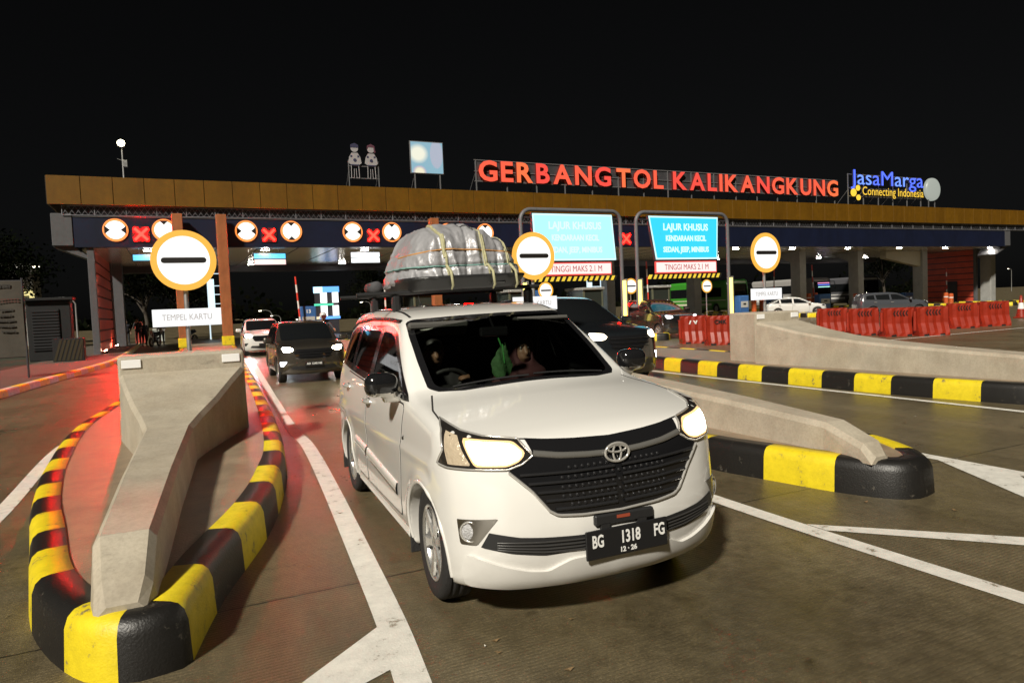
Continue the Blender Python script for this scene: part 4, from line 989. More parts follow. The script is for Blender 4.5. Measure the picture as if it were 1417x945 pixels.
def offset_poly(poly, d):
    P = np.array(poly, float); n = len(P); A = sum(P[i, 0]*P[(i+1) % n, 1]-P[(i+1) % n, 0]*P[i, 1] for i in range(n)); s = 1 if A > 0 else -1; out = []
    for i in range(n):
        a = P[i]-P[i-1]; b_ = P[(i+1) % n]-P[i]; a /= np.linalg.norm(a)+1e-9; b_ /= np.linalg.norm(b_)+1e-9
        na = np.array([a[1], -a[0]])*s; nb = np.array([b_[1], -b_[0]])*s; m = na+nb; m /= max(.35, (m@m)/2); out.append(tuple(P[i]+m*d))
    return out
def round_poly(poly, r=.03, n=3):
    out = []; P = [np.array(p, float) for p in poly]; k = len(P)
    for i in range(k):
        a, b_, c = P[i-1], P[i], P[(i+1) % k]; l1, l2 = np.linalg.norm(a-b_), np.linalg.norm(c-b_); rr = min(r, .45*l1, .45*l2); p, q = b_+(a-b_)/l1*rr, b_+(c-b_)/l2*rr
        for j in range(n+1):
            t = j/n; out.append(tuple((1-t)**2*p+2*t*(1-t)*b_+t*t*q))
    return out
class Surf:
    """patches and ribbons laid on a distance-field body"""
    def __init__(s, fun): s.fun = fun
    def frame(s, mode, side=1):
        if mode == 'x': return np.array([0, 1., 0]), np.array([0, 0, 1.]), np.array([-1., 0, 0])
        if mode == 'y': return np.array([1., 0, 0]), np.array([0, 0, 1.]), np.array([0, -1.*side, 0])
        if mode == 'z': return np.array([1., 0, 0]), np.array([0, 1., 0]), np.array([0, 0, -1.])
        d = np.array(mode, float); d /= np.linalg.norm(d); u = np.cross([0, 0, 1.], d); u /= np.linalg.norm(u); return u, np.cross(d, u), d
    def drop(s, P2, fr):
        u, v, d = fr; O = P2[:, :1]*u+P2[:, 1:2]*v-d*5.5; H, ok = march(s.fun, O, np.broadcast_to(d, O.shape), far=11); return H, ok & (np.abs(s.fun(H)) < .02)
    def normal(s, P):
        g = grad(s.fun, P, .004); return g/(np.linalg.norm(g, axis=-1, keepdims=True)+1e-9)
    def patch(s, poly, mode, side=1, cell=.03, off=.003, holes=(), skirt=.008):
        fr = s.frame(mode, side)
        def rs(pl_): return [tuple(q) for q in resample([tuple(p) for p in pl_], cell*.8)[0]]
        loops = [rs(poly)]+[rs(h) for h in holes]; pts = []; ed = []
        for L in loops:
            o = len(pts); pts += L; ed += [(o+i, o+(i+1) % len(L)) for i in range(len(L))]
        B = np.array(poly); gx, gy_ = np.meshgrid(np.arange(B[:, 0].min(), B[:, 0].max(), cell), np.arange(B[:, 1].min(), B[:, 1].max(), cell)); G_ = np.stack([gx.ravel(), gy_.ravel()], -1)
        k = pip(G_, offset_poly(loops[0], -cell*.45))
        for h in loops[1:]: k &= ~pip(G_, offset_poly(h, cell*.45))
        pts += [tuple(q) for q in G_[k]]
        v2, e2, f2, _, _, _ = delaunay_2d_cdt([Vector(p) for p in pts], ed, [], 0, 1e-6)
        v2 = np.array([tuple(p) for p in v2]); tri = [tuple(f) for f in f2]
        c = np.array([v2[list(f)].mean(0) for f in tri]); keep = pip(c, loops[0])
        for h in loops[1:]: keep &= ~pip(c, h)
        tri = [t for t, kk in zip(tri, keep) if kk]
        H, ok = s.drop(v2, fr); N = s.normal(H); tri = [t for t in tri if ok[list(t)].all()]
        V = H+N*off; E = {}
        for t in tri:
            for a, b_ in zip(t, t[1:]+t[:1]): E[(a, b_)] = 1
        bd = [(a, b_) for a, b_ in E if (b_, a) not in E]; m = {}; V = [tuple(q) for q in V]
        for a, b_ in bd:
            for q in (a, b_):
                if q not in m: m[q] = len(V); V.append(V[q]); V.append(tuple(np.array(V[q])-N[q]*skirt))
        F = tri+[(m[b_], m[a], m[a]+1, m[b_]+1) for a, b_ in bd]
        # orient outwards
        if tri:
            a, b_, c_ = (np.array(V[i]) for i in tri[len(tri)//2]); 
            if np.cross(b_-a, c_-a)@N[tri[len(tri)//2][0]] < 0: F = [f[::-1] for f in F]
        return V, F, len(tri)
    def ribbon(s, pts, mode, w, side=1, off=.0015, h=0., step=.02, closed=False):
        fr = s.frame(mode, side); P2, _ = resample([tuple(p) for p in pts], step, closed); P2 = np.array([tuple(p) for p in P2]); H, ok = s.drop(P2, fr); N = s.normal(H); n = len(H)
        T = np.array([H[(i+1) % n if closed else min(i+1, n-1)]-H[i-1 if (closed or i > 0) else 0] for i in range(n)]); T /= np.linalg.norm(T, axis=-1, keepdims=True)+1e-9; B = np.cross(N, T)
        V = []; k = 5
        for i in range(n):
            for q, o in ((-.5, -.004), (-.42, off+h*.6), (0, off+h), (.42, off+h*.6), (.5, -.004)): V.append(tuple(H[i]+B[i]*w*q+N[i]*o))
        F = [(i*k+j, ((i+1) % n)*k+j, ((i+1) % n)*k+j+1, i*k+j+1) for i in range(n if closed else n-1) for j in range(k-1) if ok[i] and ok[(i+1) % n]]
        return V, F
def tilt(V, k): return [(a, b_, c+k*b_) for a, b_, c in V]

def body_sdf(C):
    def fun(P):
        x = P[..., 0]; y = np.abs(P[..., 1]); z = P[..., 2]
        lip = .022/(1+np.exp(-(pl(y, *C['lip'])-z)/.006)) if 'lip' in C else 0.
        front = x-(pl(z, *C['pf'])-pl(y, *C['plan'])+lip)
        b_ = pl(x, *C['bow']); top = (z-(pl(x+b_*y*y, *C['top'])-.05*y*y))*.8
        w = C['w0']+pl(z, *C['wp'])-.03*np.clip((-2.2-x)/1.2, 0, 1)**2
        for cx in (0, C['wx']): w = w+C['arch']*np.exp(-((np.hypot(x-cx, z-.31)-C['R']-.02)/.05)**2)
        # soft character line along the flank, a hollow above the sill
        w = w+.006*np.exp(-((z-.80-.02*x)/.035)**2)-.010*np.exp(-((z-.62)/.10)**2)*np.clip(-x-.45, 0, 1)
        side = y-w; rear = (pl(z, *C['pr'])+.16*np.clip(y/.8, 0, 1.1)**4)-x
        f = smax(front, top, .045); f = smax(f, side, .055); f = smax(f, rear, .08); f = smax(f, C['zb']-z, .03)
        # bonnet flutes: two shallow valleys inside the shoulder
        for cx in (0, C['wx']): f = np.maximum(f, -np.maximum(np.hypot(x-cx, z-.31)-C['R'], .50-y))
        return f
    return fun
MPV = dict(pf=([.12, .20, .26, .34, .42, .52, .60, .70, .80, .88, .95, 1.1], [.54, .63, .69, .72, .735, .74, .735, .725, .71, .69, .65, .50]),
 plan=([0, .2, .4, .55, .65, .72, .78, .82, .86], [0, .008, .045, .095, .15, .21, .30, .43, .8]),
 top=([-3.5, -3.25, -3.05, -2.8, -2.3, -1.8, -1.45, -1.27, -1.12, -.95, -.75, -.55, -.40, -.32, -.22, 0, .25, .42, .54, .62, .68, .78],
      [1.5, 1.575, 1.615, 1.637, 1.655, 1.652, 1.632, 1.608, 1.575, 1.505, 1.40, 1.285, 1.195, 1.152, 1.125, 1.09, 1.045, 1.008, .975, .94, .895, .80]),
 bow=([-1.6, -1.2, -.9, -.3, .1, .6], [0.0, .12, .22, .22, .1, 0]), w0=.83,
 wp=([.12, .2, .3, .5, .7, .85, .95, 1.03, 1.10, 1.3, 1.5, 1.6, 1.72], [-.06, -.05, -.02, 0, 0, -.006, -.015, -.028, -.045, -.105, -.18, -.225, -.30]),
 pr=([.2, .3, .5, .8, 1.0, 1.3, 1.6], [-3.36, -3.40, -3.45, -3.45, -3.42, -3.33, -3.17]), zb=.215, wx=-2.655, R=.352, arch=.012)
def warp(C, sx=1., sz=1., sy=1., low=0.):
    """another car of the family: stretched length, height, width"""
    D = dict(C); fz = lambda a: [v*sz for v in a]; fx = lambda a: [v*sx for v in a]; fy = lambda a: [v*sy for v in a]
    D['pf'] = (fz(C['pf'][0]), fx(C['pf'][1])); D['plan'] = (fy(C['plan'][0]), fx(C['plan'][1])); D['top'] = (fx(C['top'][0]), fz(C['top'][1])); D['bow'] = (fx(C['bow'][0]), C['bow'][1])
    D['w0'] = C['w0']*sy; D['wp'] = (fz(C['wp'][0]), fy(C['wp'][1])); D['pr'] = (fz(C['pr'][0]), fx(C['pr'][1])); D['wx'] = C['wx']*sx; D['zb'] = C['zb']; D['scale'] = (sx, sy, sz); return D
def paint(name, c, rough=.3, metal=0.):
    if name in MATS: return MATS[name]
    m = bpy.data.materials.new(name); m.use_nodes = True; t = m.node_tree; b_ = t.nodes['Principled BSDF']; b_.inputs['Base Color'].default_value = (*c, 1); b_.inputs['Roughness'].default_value = rough; b_.inputs['Metallic'].default_value = metal
    b_.inputs['Coat Weight'].default_value = 1; b_.inputs['Coat Roughness'].default_value = .06
    # fine road dust, thicker low down
    tc = t.nodes.new('ShaderNodeTexCoord'); n = t.nodes.new('ShaderNodeTexNoise'); n.inputs['Scale'].default_value = 3.5; n.inputs['Detail'].default_value = 8; t.links.new(tc.outputs['Object'], n.inputs['Vector'])
    sp = t.nodes.new('ShaderNodeSeparateXYZ'); t.links.new(tc.outputs['Object'], sp.inputs[0]); mr = t.nodes.new('ShaderNodeMapRange'); mr.inputs['From Min'].default_value = .75; mr.inputs['From Max'].default_value = .2; mr.inputs['To Min'].default_value = .0; mr.inputs['To Max'].default_value = .55; t.links.new(sp.outputs['Z'], mr.inputs['Value'])
    mu = t.nodes.new('ShaderNodeMath'); mu.operation = 'MULTIPLY'; t.links.new(mr.outputs[0], mu.inputs[0]); t.links.new(n.outputs['Fac'], mu.inputs[1])
    mx = t.nodes.new('ShaderNodeMix'); mx.data_type = 'RGBA'; mx.inputs['A'].default_value = (*c, 1); mx.inputs['B'].default_value = (.16, .13, .095, 1); t.links.new(mu.outputs[0], mx.inputs['Factor']); t.links.new(mx.outputs['Result'], b_.inputs['Base Color'])
    # dark inner lining on the back of the sheet metal
    d2 = t.nodes.new('ShaderNodeBsdfDiffuse'); d2.inputs['Color'].default_value = (.03, .03, .03, 1); g = t.nodes.new('ShaderNodeNewGeometry'); ms = t.nodes.new('ShaderNodeMixShader'); out = t.nodes['Material Output']
    t.links.new(g.outputs['Backfacing'], ms.inputs[0]); t.links.new(b_.outputs[0], ms.inputs[1]); t.links.new(d2.outputs[0], ms.inputs[2]); t.links.new(ms.outputs[0], out.inputs['Surface'])
    MATS[name] = m; return m
def glass(name, tint, refl=1.5):
    if name in MATS: return MATS[name]
    m = bpy.data.materials.new(name); m.use_nodes = True; t = m.node_tree; t.nodes.clear(); out = t.nodes.new('ShaderNodeOutputMaterial'); a = t.nodes.new('ShaderNodeBsdfTransparent'); a.inputs[0].default_value = (*tint, 1); g = t.nodes.new('ShaderNodeBsdfGlossy'); g.inputs['Roughness'].default_value = .03
    fr = t.nodes.new('ShaderNodeFresnel'); fr.inputs[0].default_value = refl; ms = t.nodes.new('ShaderNodeMixShader'); t.links.new(fr.outputs[0], ms.inputs[0]); t.links.new(a.outputs[0], ms.inputs[1]); t.links.new(g.outputs[0], ms.inputs[2]); t.links.new(ms.outputs[0], out.inputs[0]); MATS[name] = m; return m
M_TRIM = mat('black_plastic', (.018, .018, .019), .45); M_GLOSSBLK = mat('gloss_black', (.010, .010, .011), .12, coat=.5); M_CHROME = mat('chrome', (.68, .66, .62), .16, metal=.6, coat=.5); M_RUBBER = mat('tyre_rubber', (.016, .015, .015), .75, bump=.25, bscale=60)
M_ALLOY = mat('alloy_wheel', (.68, .67, .65), .22, metal=.8); M_DGLASS = mat('dark_glass', (.008, .009, .010), .05, coat=.3); M_SEAMBLK = mat('panel_gap', (.02, .018, .016), .8)
M_LAMPCH = mat('lamp_reflector', (.75, .74, .72), .15, metal=.5, coat=1); M_AMBER = mat('amber_lens', (.55, .20, .04), .15, coat=.6)

def wheel(parent, x, side, r=.31, w=.185, yo=.80, steer=0., spokes=6):
    """tyre with rim child; side +1 faces +y"""
    y0 = yo-w if side > 0 else -yo+w
    M = Matrix.Translation((x, side*(yo-w/2), r)) @ Matrix.Rotation(steer, 4, 'Z')
    t = MB(); h = w/2; rr = r
    t.lathe([(r*.66, -h*.86), (r*.80, -h), (r*.93, -h*.98), (r*.985, -h*.80), (r, -h*.55), (r, -h*.52), (r*.975, -h*.48), (r*.975, -h*.40), (r, -h*.36), (r, -h*.06), (r*.975, -h*.03), (r*.975, h*.03), (r, h*.06), (r, h*.36), (r*.975, h*.40), (r*.975, h*.48), (r, h*.52), (r, h*.55), (r*.985, h*.80), (r*.93, h*.98), (r*.80, h), (r*.66, h*.86)], M_RUBBER, 48, 'Y')
    ty = t.build('tyre', parent); ty.matrix_local = M
    b = MB(); s = side; R = r*.665
    b.lathe([(R, -s*h*.8), (R*.96, -s*h*.3), (R*.94, s*h*.5), (R*1.0, s*h*.84), (R*1.03, s*h*.9), (R*1.0, s*h*.93), (R*.95, s*h*.80)], M_ALLOY, 40, 'Y')
    b.lathe([(.001, s*h*.15), (R*.94, s*h*.1)], M_BLACK, 24, 'Y')
    b.lathe([(.001, s*h*.80), (R*.14, s*h*.79), (R*.2, s*h*.70), (R*.24, s*h*.5)], M_ALLOY, 20, 'Y')
    for k in range(spokes):
        a = 2*math.pi*(k+.25)/spokes; ca, sa = math.cos(a), math.sin(a)
        V = []
        for (q, wd, yy) in ((R*.16, R*.13, .76), (R*.55, R*.12, .78), (R*.97, R*.20, .84)):
            for (e, dy) in ((-1, -.12), (-.7, 0), (.7, 0), (1, -.12)): V.append((q*ca-e*wd*sa, s*h*(yy+dy), q*sa+e*wd*ca))
        F = [(i*4+j, i*4+j+1, (i+1)*4+j+1, (i+1)*4+j) for i in range(2) for j in range(3)]; b.add(V, F, M_ALLOY)
    rim = b.build('rim', ty)
    return ty
def plate(parent, txt, sub, c, w=.43, h=.135, tiltk=0., name='number_plate'):
    b = MB(); b.box((c[0], c[1], c[2]), (.014, w, h), mat('plate_black', (.012, .012, .013), .35), bev=.004, rot=Matrix.Rotation(tiltk, 4, 'X')); o = b.build(name, parent)
    tx = MB(); wht = mat('plate_white', (.75, .75, .73), .5); ct, st_ = math.cos(tiltk), math.sin(tiltk)
    Y = (0, ct, st_); Z = (0, -st_, ct)
    def P(u, v): return (c[0]+.0075, c[1]+u*ct-v*st_, c[2]+u*st_+v*ct)
    if isinstance(txt, str): put_text(tx, txt, h*.52, wht, P(0, h*.12), x=Y, y=Z, n=(1, 0, 0), extrude=.0008, offset=.002, width=w*.85)
    else:
        for s, u, ww in txt: put_text(tx, s, h*.60, wht, P(u, h*.10), x=Y, y=Z, n=(1, 0, 0), extrude=.0008, offset=.002, width=ww)
    if sub: put_text(tx, sub, h*.24, wht, P(0, -h*.32), x=Y, y=Z, n=(1, 0, 0), extrude=.0008, offset=.001)
    tx.build('plate_lettering', o)
    return o
# ================================================================== the white minivan
HX, HY, HA = 2.01893, 3.6564, -.06404-math.pi/2
TK = .0223
hero = thing('white_minivan', 'large white minivan in front with its headlights on and a roof carrier', 'minivan', (HX, HY, 0), HA)
M_WHITE = paint('white_car_paint', (.765, .755, .725), .24)
C0 = dict(MPV); F0 = body_sdf(C0); S0 = Surf(F0)
V, F = surface_nets(F0, (-3.6, -.92, .1), (.84, .92, 1.76), .0145)
WS = [(-1.075, 0), (-1.085, .2), (-1.105, .38), (-1.135, .555), (-1.12, .60), (-.95, .622), (-.68, .640), (-.44, .645), (-.37, .60), (-.305, .46), (-.288, .29), (-.288, 0)]
WS = WS + [(a, -b_) for a, b_ in WS[-2:0:-1]]
W1 = [(-.60, 1.105), (-1.575, 1.125), (-1.60, 1.485), (-1.32, 1.478), (-1.16, 1.44), (-.80, 1.25)]
W2 = [(-1.69, 1.13), (-2.44, 1.155), (-2.49, 1.475), (-1.70, 1.488)]
W3 = [(-2.55, 1.16), (-3.06, 1.185), (-3.02, 1.40), (-2.93, 1.44), (-2.58, 1.47)]
BLK = [(-.40, 1.075), (-.70, 1.072), (-1.6, 1.09), (-2.5, 1.122), (-3.10, 1.15), (-3.18, 1.21), (-3.08, 1.43), (-2.92, 1.482), (-2.4, 1.508), (-1.6, 1.520), (-1.33, 1.508), (-1.12, 1.462), (-.76, 1.265)]
fc = V[F].mean(1); nrm = S0.normal(fc)
kill = pip(fc[:, :2], offset_poly(WS, -.012)) & (nrm[:, 2] > .2) & (fc[:, 2] > 1.08)
for w_ in (W1, W2, W3): kill |= pip(fc[:, [0, 2]], offset_poly(w_, -.008)) & (np.abs(nrm[:, 1]) > .5)
# nose openings: grille and lamps sit in recesses
F = F[~kill]; V2 = V.copy(); V2[:, 2] += TK*V2[:, 1]
np_obj('body', V2, F, M_WHITE, hero)
def put_patch(name, poly, mode, m, side=1, cell=.03, off=.003, holes=(), parent=hero, skirt=.008, S=S0, tk=TK):
    V, F, _ = S.patch(poly, mode, side, cell, off, holes, skirt); o = np_obj(name, tilt(V, tk), F, m, parent); return o
def put_ribbon(mb, pts, mode, w, m, side=1, off=.0015, h=0., closed=False, step=.02, S=S0, tk=TK):
    V, F = S.ribbon(pts, mode, w, side, off, h, step, closed); mb.add(tilt(V, tk), F, m, True)
G_WS = glass('windscreen_glass', (.55, .58, .54)); G_SIDE = glass('tinted_side_glass', (.30, .30, .29))
ws = put_patch('windscreen', offset_poly(WS, .004), 'z', G_WS, off=.0005, cell=.05, skirt=.002)
put_patch('windscreen_border', offset_poly(WS, .010), 'z', M_GLOSSBLK, off=.003, cell=.03, holes=[round_poly(offset_poly(WS, -.035), .05)], parent=ws)
for sd in (-1, 1):
    put_patch('window_frame', BLK, 'y', M_GLOSSBLK, side=sd, cell=.03, off=.0035, holes=[offset_poly(w_, -.012) for w_ in (W1, W2, W3)])
    for w_ in (W1, W2, W3): put_patch('side_window', offset_poly(w_, .002), 'y', G_SIDE, side=sd, off=.0005, cell=.06, skirt=.002)
    b = MB(); put_ribbon(b, [(-1.20, 1.545), (-1.5, 1.560), (-2.2, 1.562), (-2.9, 1.53), (-3.10, 1.47)], 'y', .03, M_TRIM, sd, .002, .012); b.build('rain_visor', hero, fix=False)
    # doors: skins a hair proud of the body with dark gaps around them
    D1 = [(-.47, 1.05), (-.50, .80), (-.55, .46), (-.58, .335), (-1.70, .315), (-1.665, .70), (-1.64, 1.075), (-.75, 1.058)]
    D2 = [(-1.675, 1.078), (-1.70, .70), (-1.735, .315), (-2.18, .315), (-2.28, .48), (-2.42, .64), (-2.60, .72), (-2.66, 1.11)]
    for D in (D1, D2):
        d_ = put_patch('door', offset_poly(round_poly(D, .04), -.004), 'y', M_WHITE, side=sd, cell=.045, off=.0032, skirt=.004)
        hx, hz = ((-1.575, .955) if D is D1 else (-2.555, .985)); H, ok = S0.drop(np.array([(hx, hz)]), S0.frame('y', sd)); yy = H[0][1]
        b = MB(); b.add(*[tilt([(hx+.065*math.cos(a)*1.0, yy+.001*sd, hz+.028*math.sin(a)) for a in [k*math.pi/8 for k in range(16)]], TK), [tuple(range(16))]], M_TRIM)
        b.tube(tilt([(hx-.085, yy, hz), (hx-.07, yy+.03*sd, hz+.004), (hx, yy+.038*sd, hz+.005), (hx+.07, yy+.03*sd, hz+.004), (hx+.085, yy, hz)], TK), [.012, .016, .017, .016, .012], M_CHROME, 8); b.build('handle', d_)
    b = MB()
    for D in (D1, D2): put_ribbon(b, round_poly(D, .04), 'y', .015, M_SEAMBLK, sd, .0012, 0, True)
    b.build('door_gap', hero, fix=False)
    b = MB(); put_ribbon(b, [(-.62, .50), (-1.66, .545)], 'y', .085, M_WHITE, sd, .005, .014); put_ribbon(b, [(-1.71, .548), (-2.20, .565)], 'y', .085, M_WHITE, sd, .005, .014); b.build('side_moulding', hero, fix=False)
    b = MB(); put_ribbon(b, [(-.42, .862), (-.445, .852)], 'y', .022, M_TRIM, sd, .002, .006); b.build('side_marker', hero, fix=False)
    # arch lips and sill
    for cx in (0, C0['wx']):
        b = MB(); pts = []
        for k in range(25):
            a = math.radians(-8+196*k/24); x_, z_ = cx+(C0['R']+.012)*math.cos(a), .31+(C0['R']+.012)*math.sin(a)
            if z_ > .24: pts.append((x_, z_))
        H, ok = S0.drop(np.array(pts), S0.frame('y', sd)); b.tube(tilt([(p[0], p[1]-.006*sd, p[2]) for p in H], TK), .013, M_WHITE, 8); b.build('wheel_arch_lip', hero)
    b = MB(); b.box((-1.33, sd*.775, .235), (1.75, .07, .07), M_WHITE, bev=.02, seg=2); b.build('sill', hero)
    for cx in (-.41, C0['wx']-.41):
        b = MB(); b.box((cx, sd*.73, .24), (.012, .17, .22), M_RUBBER, bev=.004); b.build('mud_flap', hero)
    wheel(hero, 0, sd, steer=-.03); wheel(hero, C0['wx'], sd)
    # door mirror: black shell with a chrome lower edge, glass at the back
    def mir(P):
        q = P-np.array([-.60, sd*.91, 1.175+TK*sd*.9]); ax = np.abs(q[..., 1])/.105; s = (np.abs(q[..., 0]/.075)**2.6+ax**3.2+np.abs(q[..., 2]/.076)**2.8)**(1/2.8)
        f = (s-1)*.075
        arm = np.hypot(q[..., 0]+.0, q[..., 2]+.085)-.03; arm = np.maximum(arm, np.abs(q[..., 1]+sd*.12)-.11); return smin(f, arm, .03)
    mv, mf = surface_nets(mir, (-.74, min(sd*.68, sd*1.12), 1.0), (-.46, max(sd*.68, sd*1.12), 1.32), .013)
    mo = np_obj('mirror', mv, mf, M_GLOSSBLK, hero)
    ch = [tuple(q) for q in mv]
    k_ = (mv[mf].mean(1)[:, 2] < 1.125+TK*sd*.9) & (np.abs(mv[mf].mean(1)[:, 1]-sd*.925) < .13)
    g_ = grad(mir, mv, .003); g_ /= np.linalg.norm(g_, axis=-1, keepdims=True)+1e-9
    np_obj('mirror_cap', mv+g_*.002, mf[k_], M_CHROME, mo)
# bonnet: seam lines
b = MB()
BON = [(-.33, .66), (-.05, .735), (.20, .752), (.34, .70), (.455, .625), (.545, .475), (.60, .33), (.635, .15), (.64, 0)]
put_ribbon(b, BON+[(a, -c) for a, c in BON[-2::-1]], 'z', .012, M_SEAMBLK, 1, .0014); b.build('bonnet_gap', hero, fix=False)
b = MB()
for sd in (-1, 1): put_ribbon(b, [(-1.20, sd*.555), (-1.6, sd*.562), (-2.4, sd*.565), (-3.05, sd*.55)], 'z', .022, M_TRIM, 1, .001)
b.build('roof_gutter', hero, fix=False)

# ---- nose
GR = [(0, .930), (.2, .938), (.335, .947), (.44, .958), (.425, .885), (.515, .835), (.552, .815), (.454, .716), (.375, .612), (.335, .588), (.21, .577), (0, .570)]
def both(half): return half+[(-a, c) for a, c in half[::-1] if a != 0]
gr = put_patch('grille', both(GR), 'x', M_GLOSSBLK, off=.004, cell=.025, skirt=.03)
b = MB()
mslat = mat('grille_slat', (.03, .03, .032), .18, metal=.4)
for z_, w_ in ((.790, .50), (.745, .465), (.700, .425), (.658, .39), (.615, .345)):
    for sd in (-1, 1): put_ribbon(b, [(sd*.02, z_), (sd*w_*.5, z_+.002), (sd*w_, z_+.006)], 'x', .017, mslat, 1, .005, .012)
b.build('slat', gr, fix=False)
b = MB(); mmesh = mat('grille_mesh', (.022, .022, .024), .35, metal=.3)
for z_, w_ in ((.813, .26), (.768, .30), (.722, .30), (.679, .30), (.637, .26)):
    n = int(w_*2/.034)
    b = MB()
    for k in range(n+1):
        u = -w_+k*.034; H, ok = S0.drop(np.array([(u, z_)]), S0.frame('x')); p = H[0]; b.cyl((p[0]+.002, p[1], p[2]+TK*p[1]), (p[0]+.010, p[1], p[2]+TK*p[1]), .011, mmesh, r1=.006, n=6)
    b.build('honeycomb', gr)
b = MB()
put_ribbon(b, both([(.0, .5735), (.21, .580), (.335, .592), (.375, .618), (.454, .720), (.548, .812)])[::1] if False else [(-.548, .812), (-.454, .720), (-.375, .616), (-.335, .591), (-.21, .5795), (0, .573), (.21, .5795), (.335, .591), (.375, .616), (.454, .720), (.548, .812)], 'x', .014, M_CHROME, 1, .006, .008)
b.build('chrome_surround', gr, fix=False)
b = MB()
for sd in (-1, 1): put_ribbon(b, [(sd*.425, .893), (sd*.3, .873), (sd*.15, .861), (sd*.05, .857)], 'x', .034, mat('dark_chrome', (.22, .215, .20), .2, metal=.5, coat=.6), 1, .006, .012)
b.build('grille_bar', gr, fix=False)
# oval emblem: a ring holding two crossed ovals
b = MB()
def ell(cy, cz, ry, rz, r, n=28):
    pts = []
    for k in range(n+1):
        a = 2*math.pi*k/n; pts.append((.718+.010*math.cos(a)*0, cy+ry*math.cos(a), cz+rz*math.sin(a)))
    b.tube(pts, r, M_CHROME, 6, cap=False)
ell(0, .858, .068, .046, .0075); ell(0, .856, .023, .042, .006); ell(0, .876, .052, .017, .006)
b.lathe([(.001, .0), (1, 0)], M_GLOSSBLK, 28, 'X', (0, 0, 0)) if False else None
b.build('emblem', gr)
HL3 = [(.092, -.736, 1.037), (.336, -.700, .998), (.455, -.623, .977), (.546, -.469, .959), (.634, -.424, .885), (.63, -.484, .847), (.609, -.551, .826), (.522, -.691, .830), (.374, -.791, .830), (.282, -.813, .839), (.334, -.794, .913), (.262, -.776, .998)]
LIT3 = [(.402, -.712, .972), (.479, -.632, .962), (.545, -.490, .949), (.615, -.452, .898), (.622, -.492, .860), (.605, -.552, .839), (.521, -.690, .842), (.468, -.713, .914)]
IND3 = [(.287, -.757, .998), (.377, -.725, .980), (.452, -.728, .913), (.505, -.705, .848), (.383, -.783, .846), (.348, -.789, .915)]
FOG3 = [(.453, -.772, .582), (.609, -.613, .594), (.575, -.672, .515), (.545, -.704, .462), (.468, -.764, .460)]
L_HEAD = lamp_mat('headlight_glow', (1, .60, .24), 1.35)
for sd in (-1, 1):
    d = np.array([-.80, -sd*.60, -.05]); fr = S0.frame(tuple(d)); u, v, _ = fr
    def P2(pts): return [(float(np.array((a, b_*(-sd), c))@u), float(np.array((a, b_*(-sd), c))@v)) for a, b_, c in pts]
    h = put_patch('headlight', P2(HL3), tuple(d), mat('lamp_housing', (.05, .045, .04), .15, metal=.6, coat=.6), off=.004, cell=.02, skirt=.02)
    put_patch('lit_lens', round_poly(P2(LIT3), .02), tuple(d), L_HEAD, off=.007, cell=.02, parent=h)
    hot = [(a*.0+.525, b_, c) for a, b_, c in ()] or [(.50, -.655, .935), (.555, -.515, .925), (.598, -.495, .890), (.588, -.56, .858), (.53, -.675, .860)]
    put_patch('bulb_glare', round_poly(offset_poly(P2(LIT3), -.011), .03), tuple(d), lamp_mat('bulb_glow', (1, .95, .82), 14), off=.0095, cell=.02, parent=h)
    put_patch('indicator_lens', P2(IND3), tuple(d), mat('clear_indicator', (.70, .58, .42), .18, metal=.35, bump=.5, bscale=45), off=.006, cell=.02, parent=h)
    b = MB(); put_ribbon(b, P2(HL3), tuple(d), .010, M_CHROME, 1, .006, .004, True); b.build('lamp_rim', h, fix=False)
    f = put_patch('fog_lamp_bezel', P2(FOG3), tuple(d), mat('satin_chrome', (.42, .40, .37), .28, metal=1.0), off=.005, cell=.02, skirt=.02)
    c = np.array([.512, sd*.725, .526]); nn = S0.normal(c[None])[0]; nn = nn*.8+np.array([.30, 0, .0]); nn /= np.linalg.norm(nn); q = Vector(c.tolist())+Vector(nn.tolist())*.002; q.z += TK*q.y
    b = MB(); R = Vector(nn.tolist()).to_track_quat('Z', 'Y').to_matrix().to_4x4(); R.translation = q
    tmp = MB(); tmp.lathe([(.054, -.03), (.054, .012), (.047, .015), (.044, .006)], M_CHROME, 28); lens = MB(); lens.lathe([(.044, .006), (.036, .011), (.020, .015), (.001, .016)], M_CHROME, 24)
    b.add([R @ Vector(p) for p in tmp.v], tmp.f, M_CHROME, True); b.add([R @ Vector(p) for p in lens.v], lens.f, mat('fog_lens', (.46, .46, .47), .18, bump=.9, bscale=70, coat=1), True); b.build('fog_lamp', f)
LOW = [(0, .476), (.234, .480), (.40, .488), (.52, .498), (.655, .526), (.69, .452), (.55, .418), (.403, .398), (.234, .404), (0, .402)]
lo = put_patch('lower_grille', both(LOW), 'x', M_TRIM, off=.003, cell=.025, skirt=.02)
b = MB()
LIP = [(0, .372), (.27, .370), (.33, .345), (.385, .318), (.48, .328), (.60, .362), (.74, .418), (.755, .36), (.74, .25), (.55, .232), (.2, .232), (0, .232)]
put_patch('bumper_lip', round_poly(both(LIP), .02), 'x', M_WHITE, off=.017, cell=.025, skirt=.026)
for dz in (.012, .030, .047, .062): put_ribbon(b, [(-.62, .487-dz*.7), (-.4, .478-dz), (-.2, .472-dz), (0, .470-dz), (.2, .472-dz), (.4, .478-dz), (.62, .487-dz*.7)], 'x', .010, mat('slat_black', (.035, .034, .033), .3), 1, .004, .008)
b.build('slat', lo, fix=False)
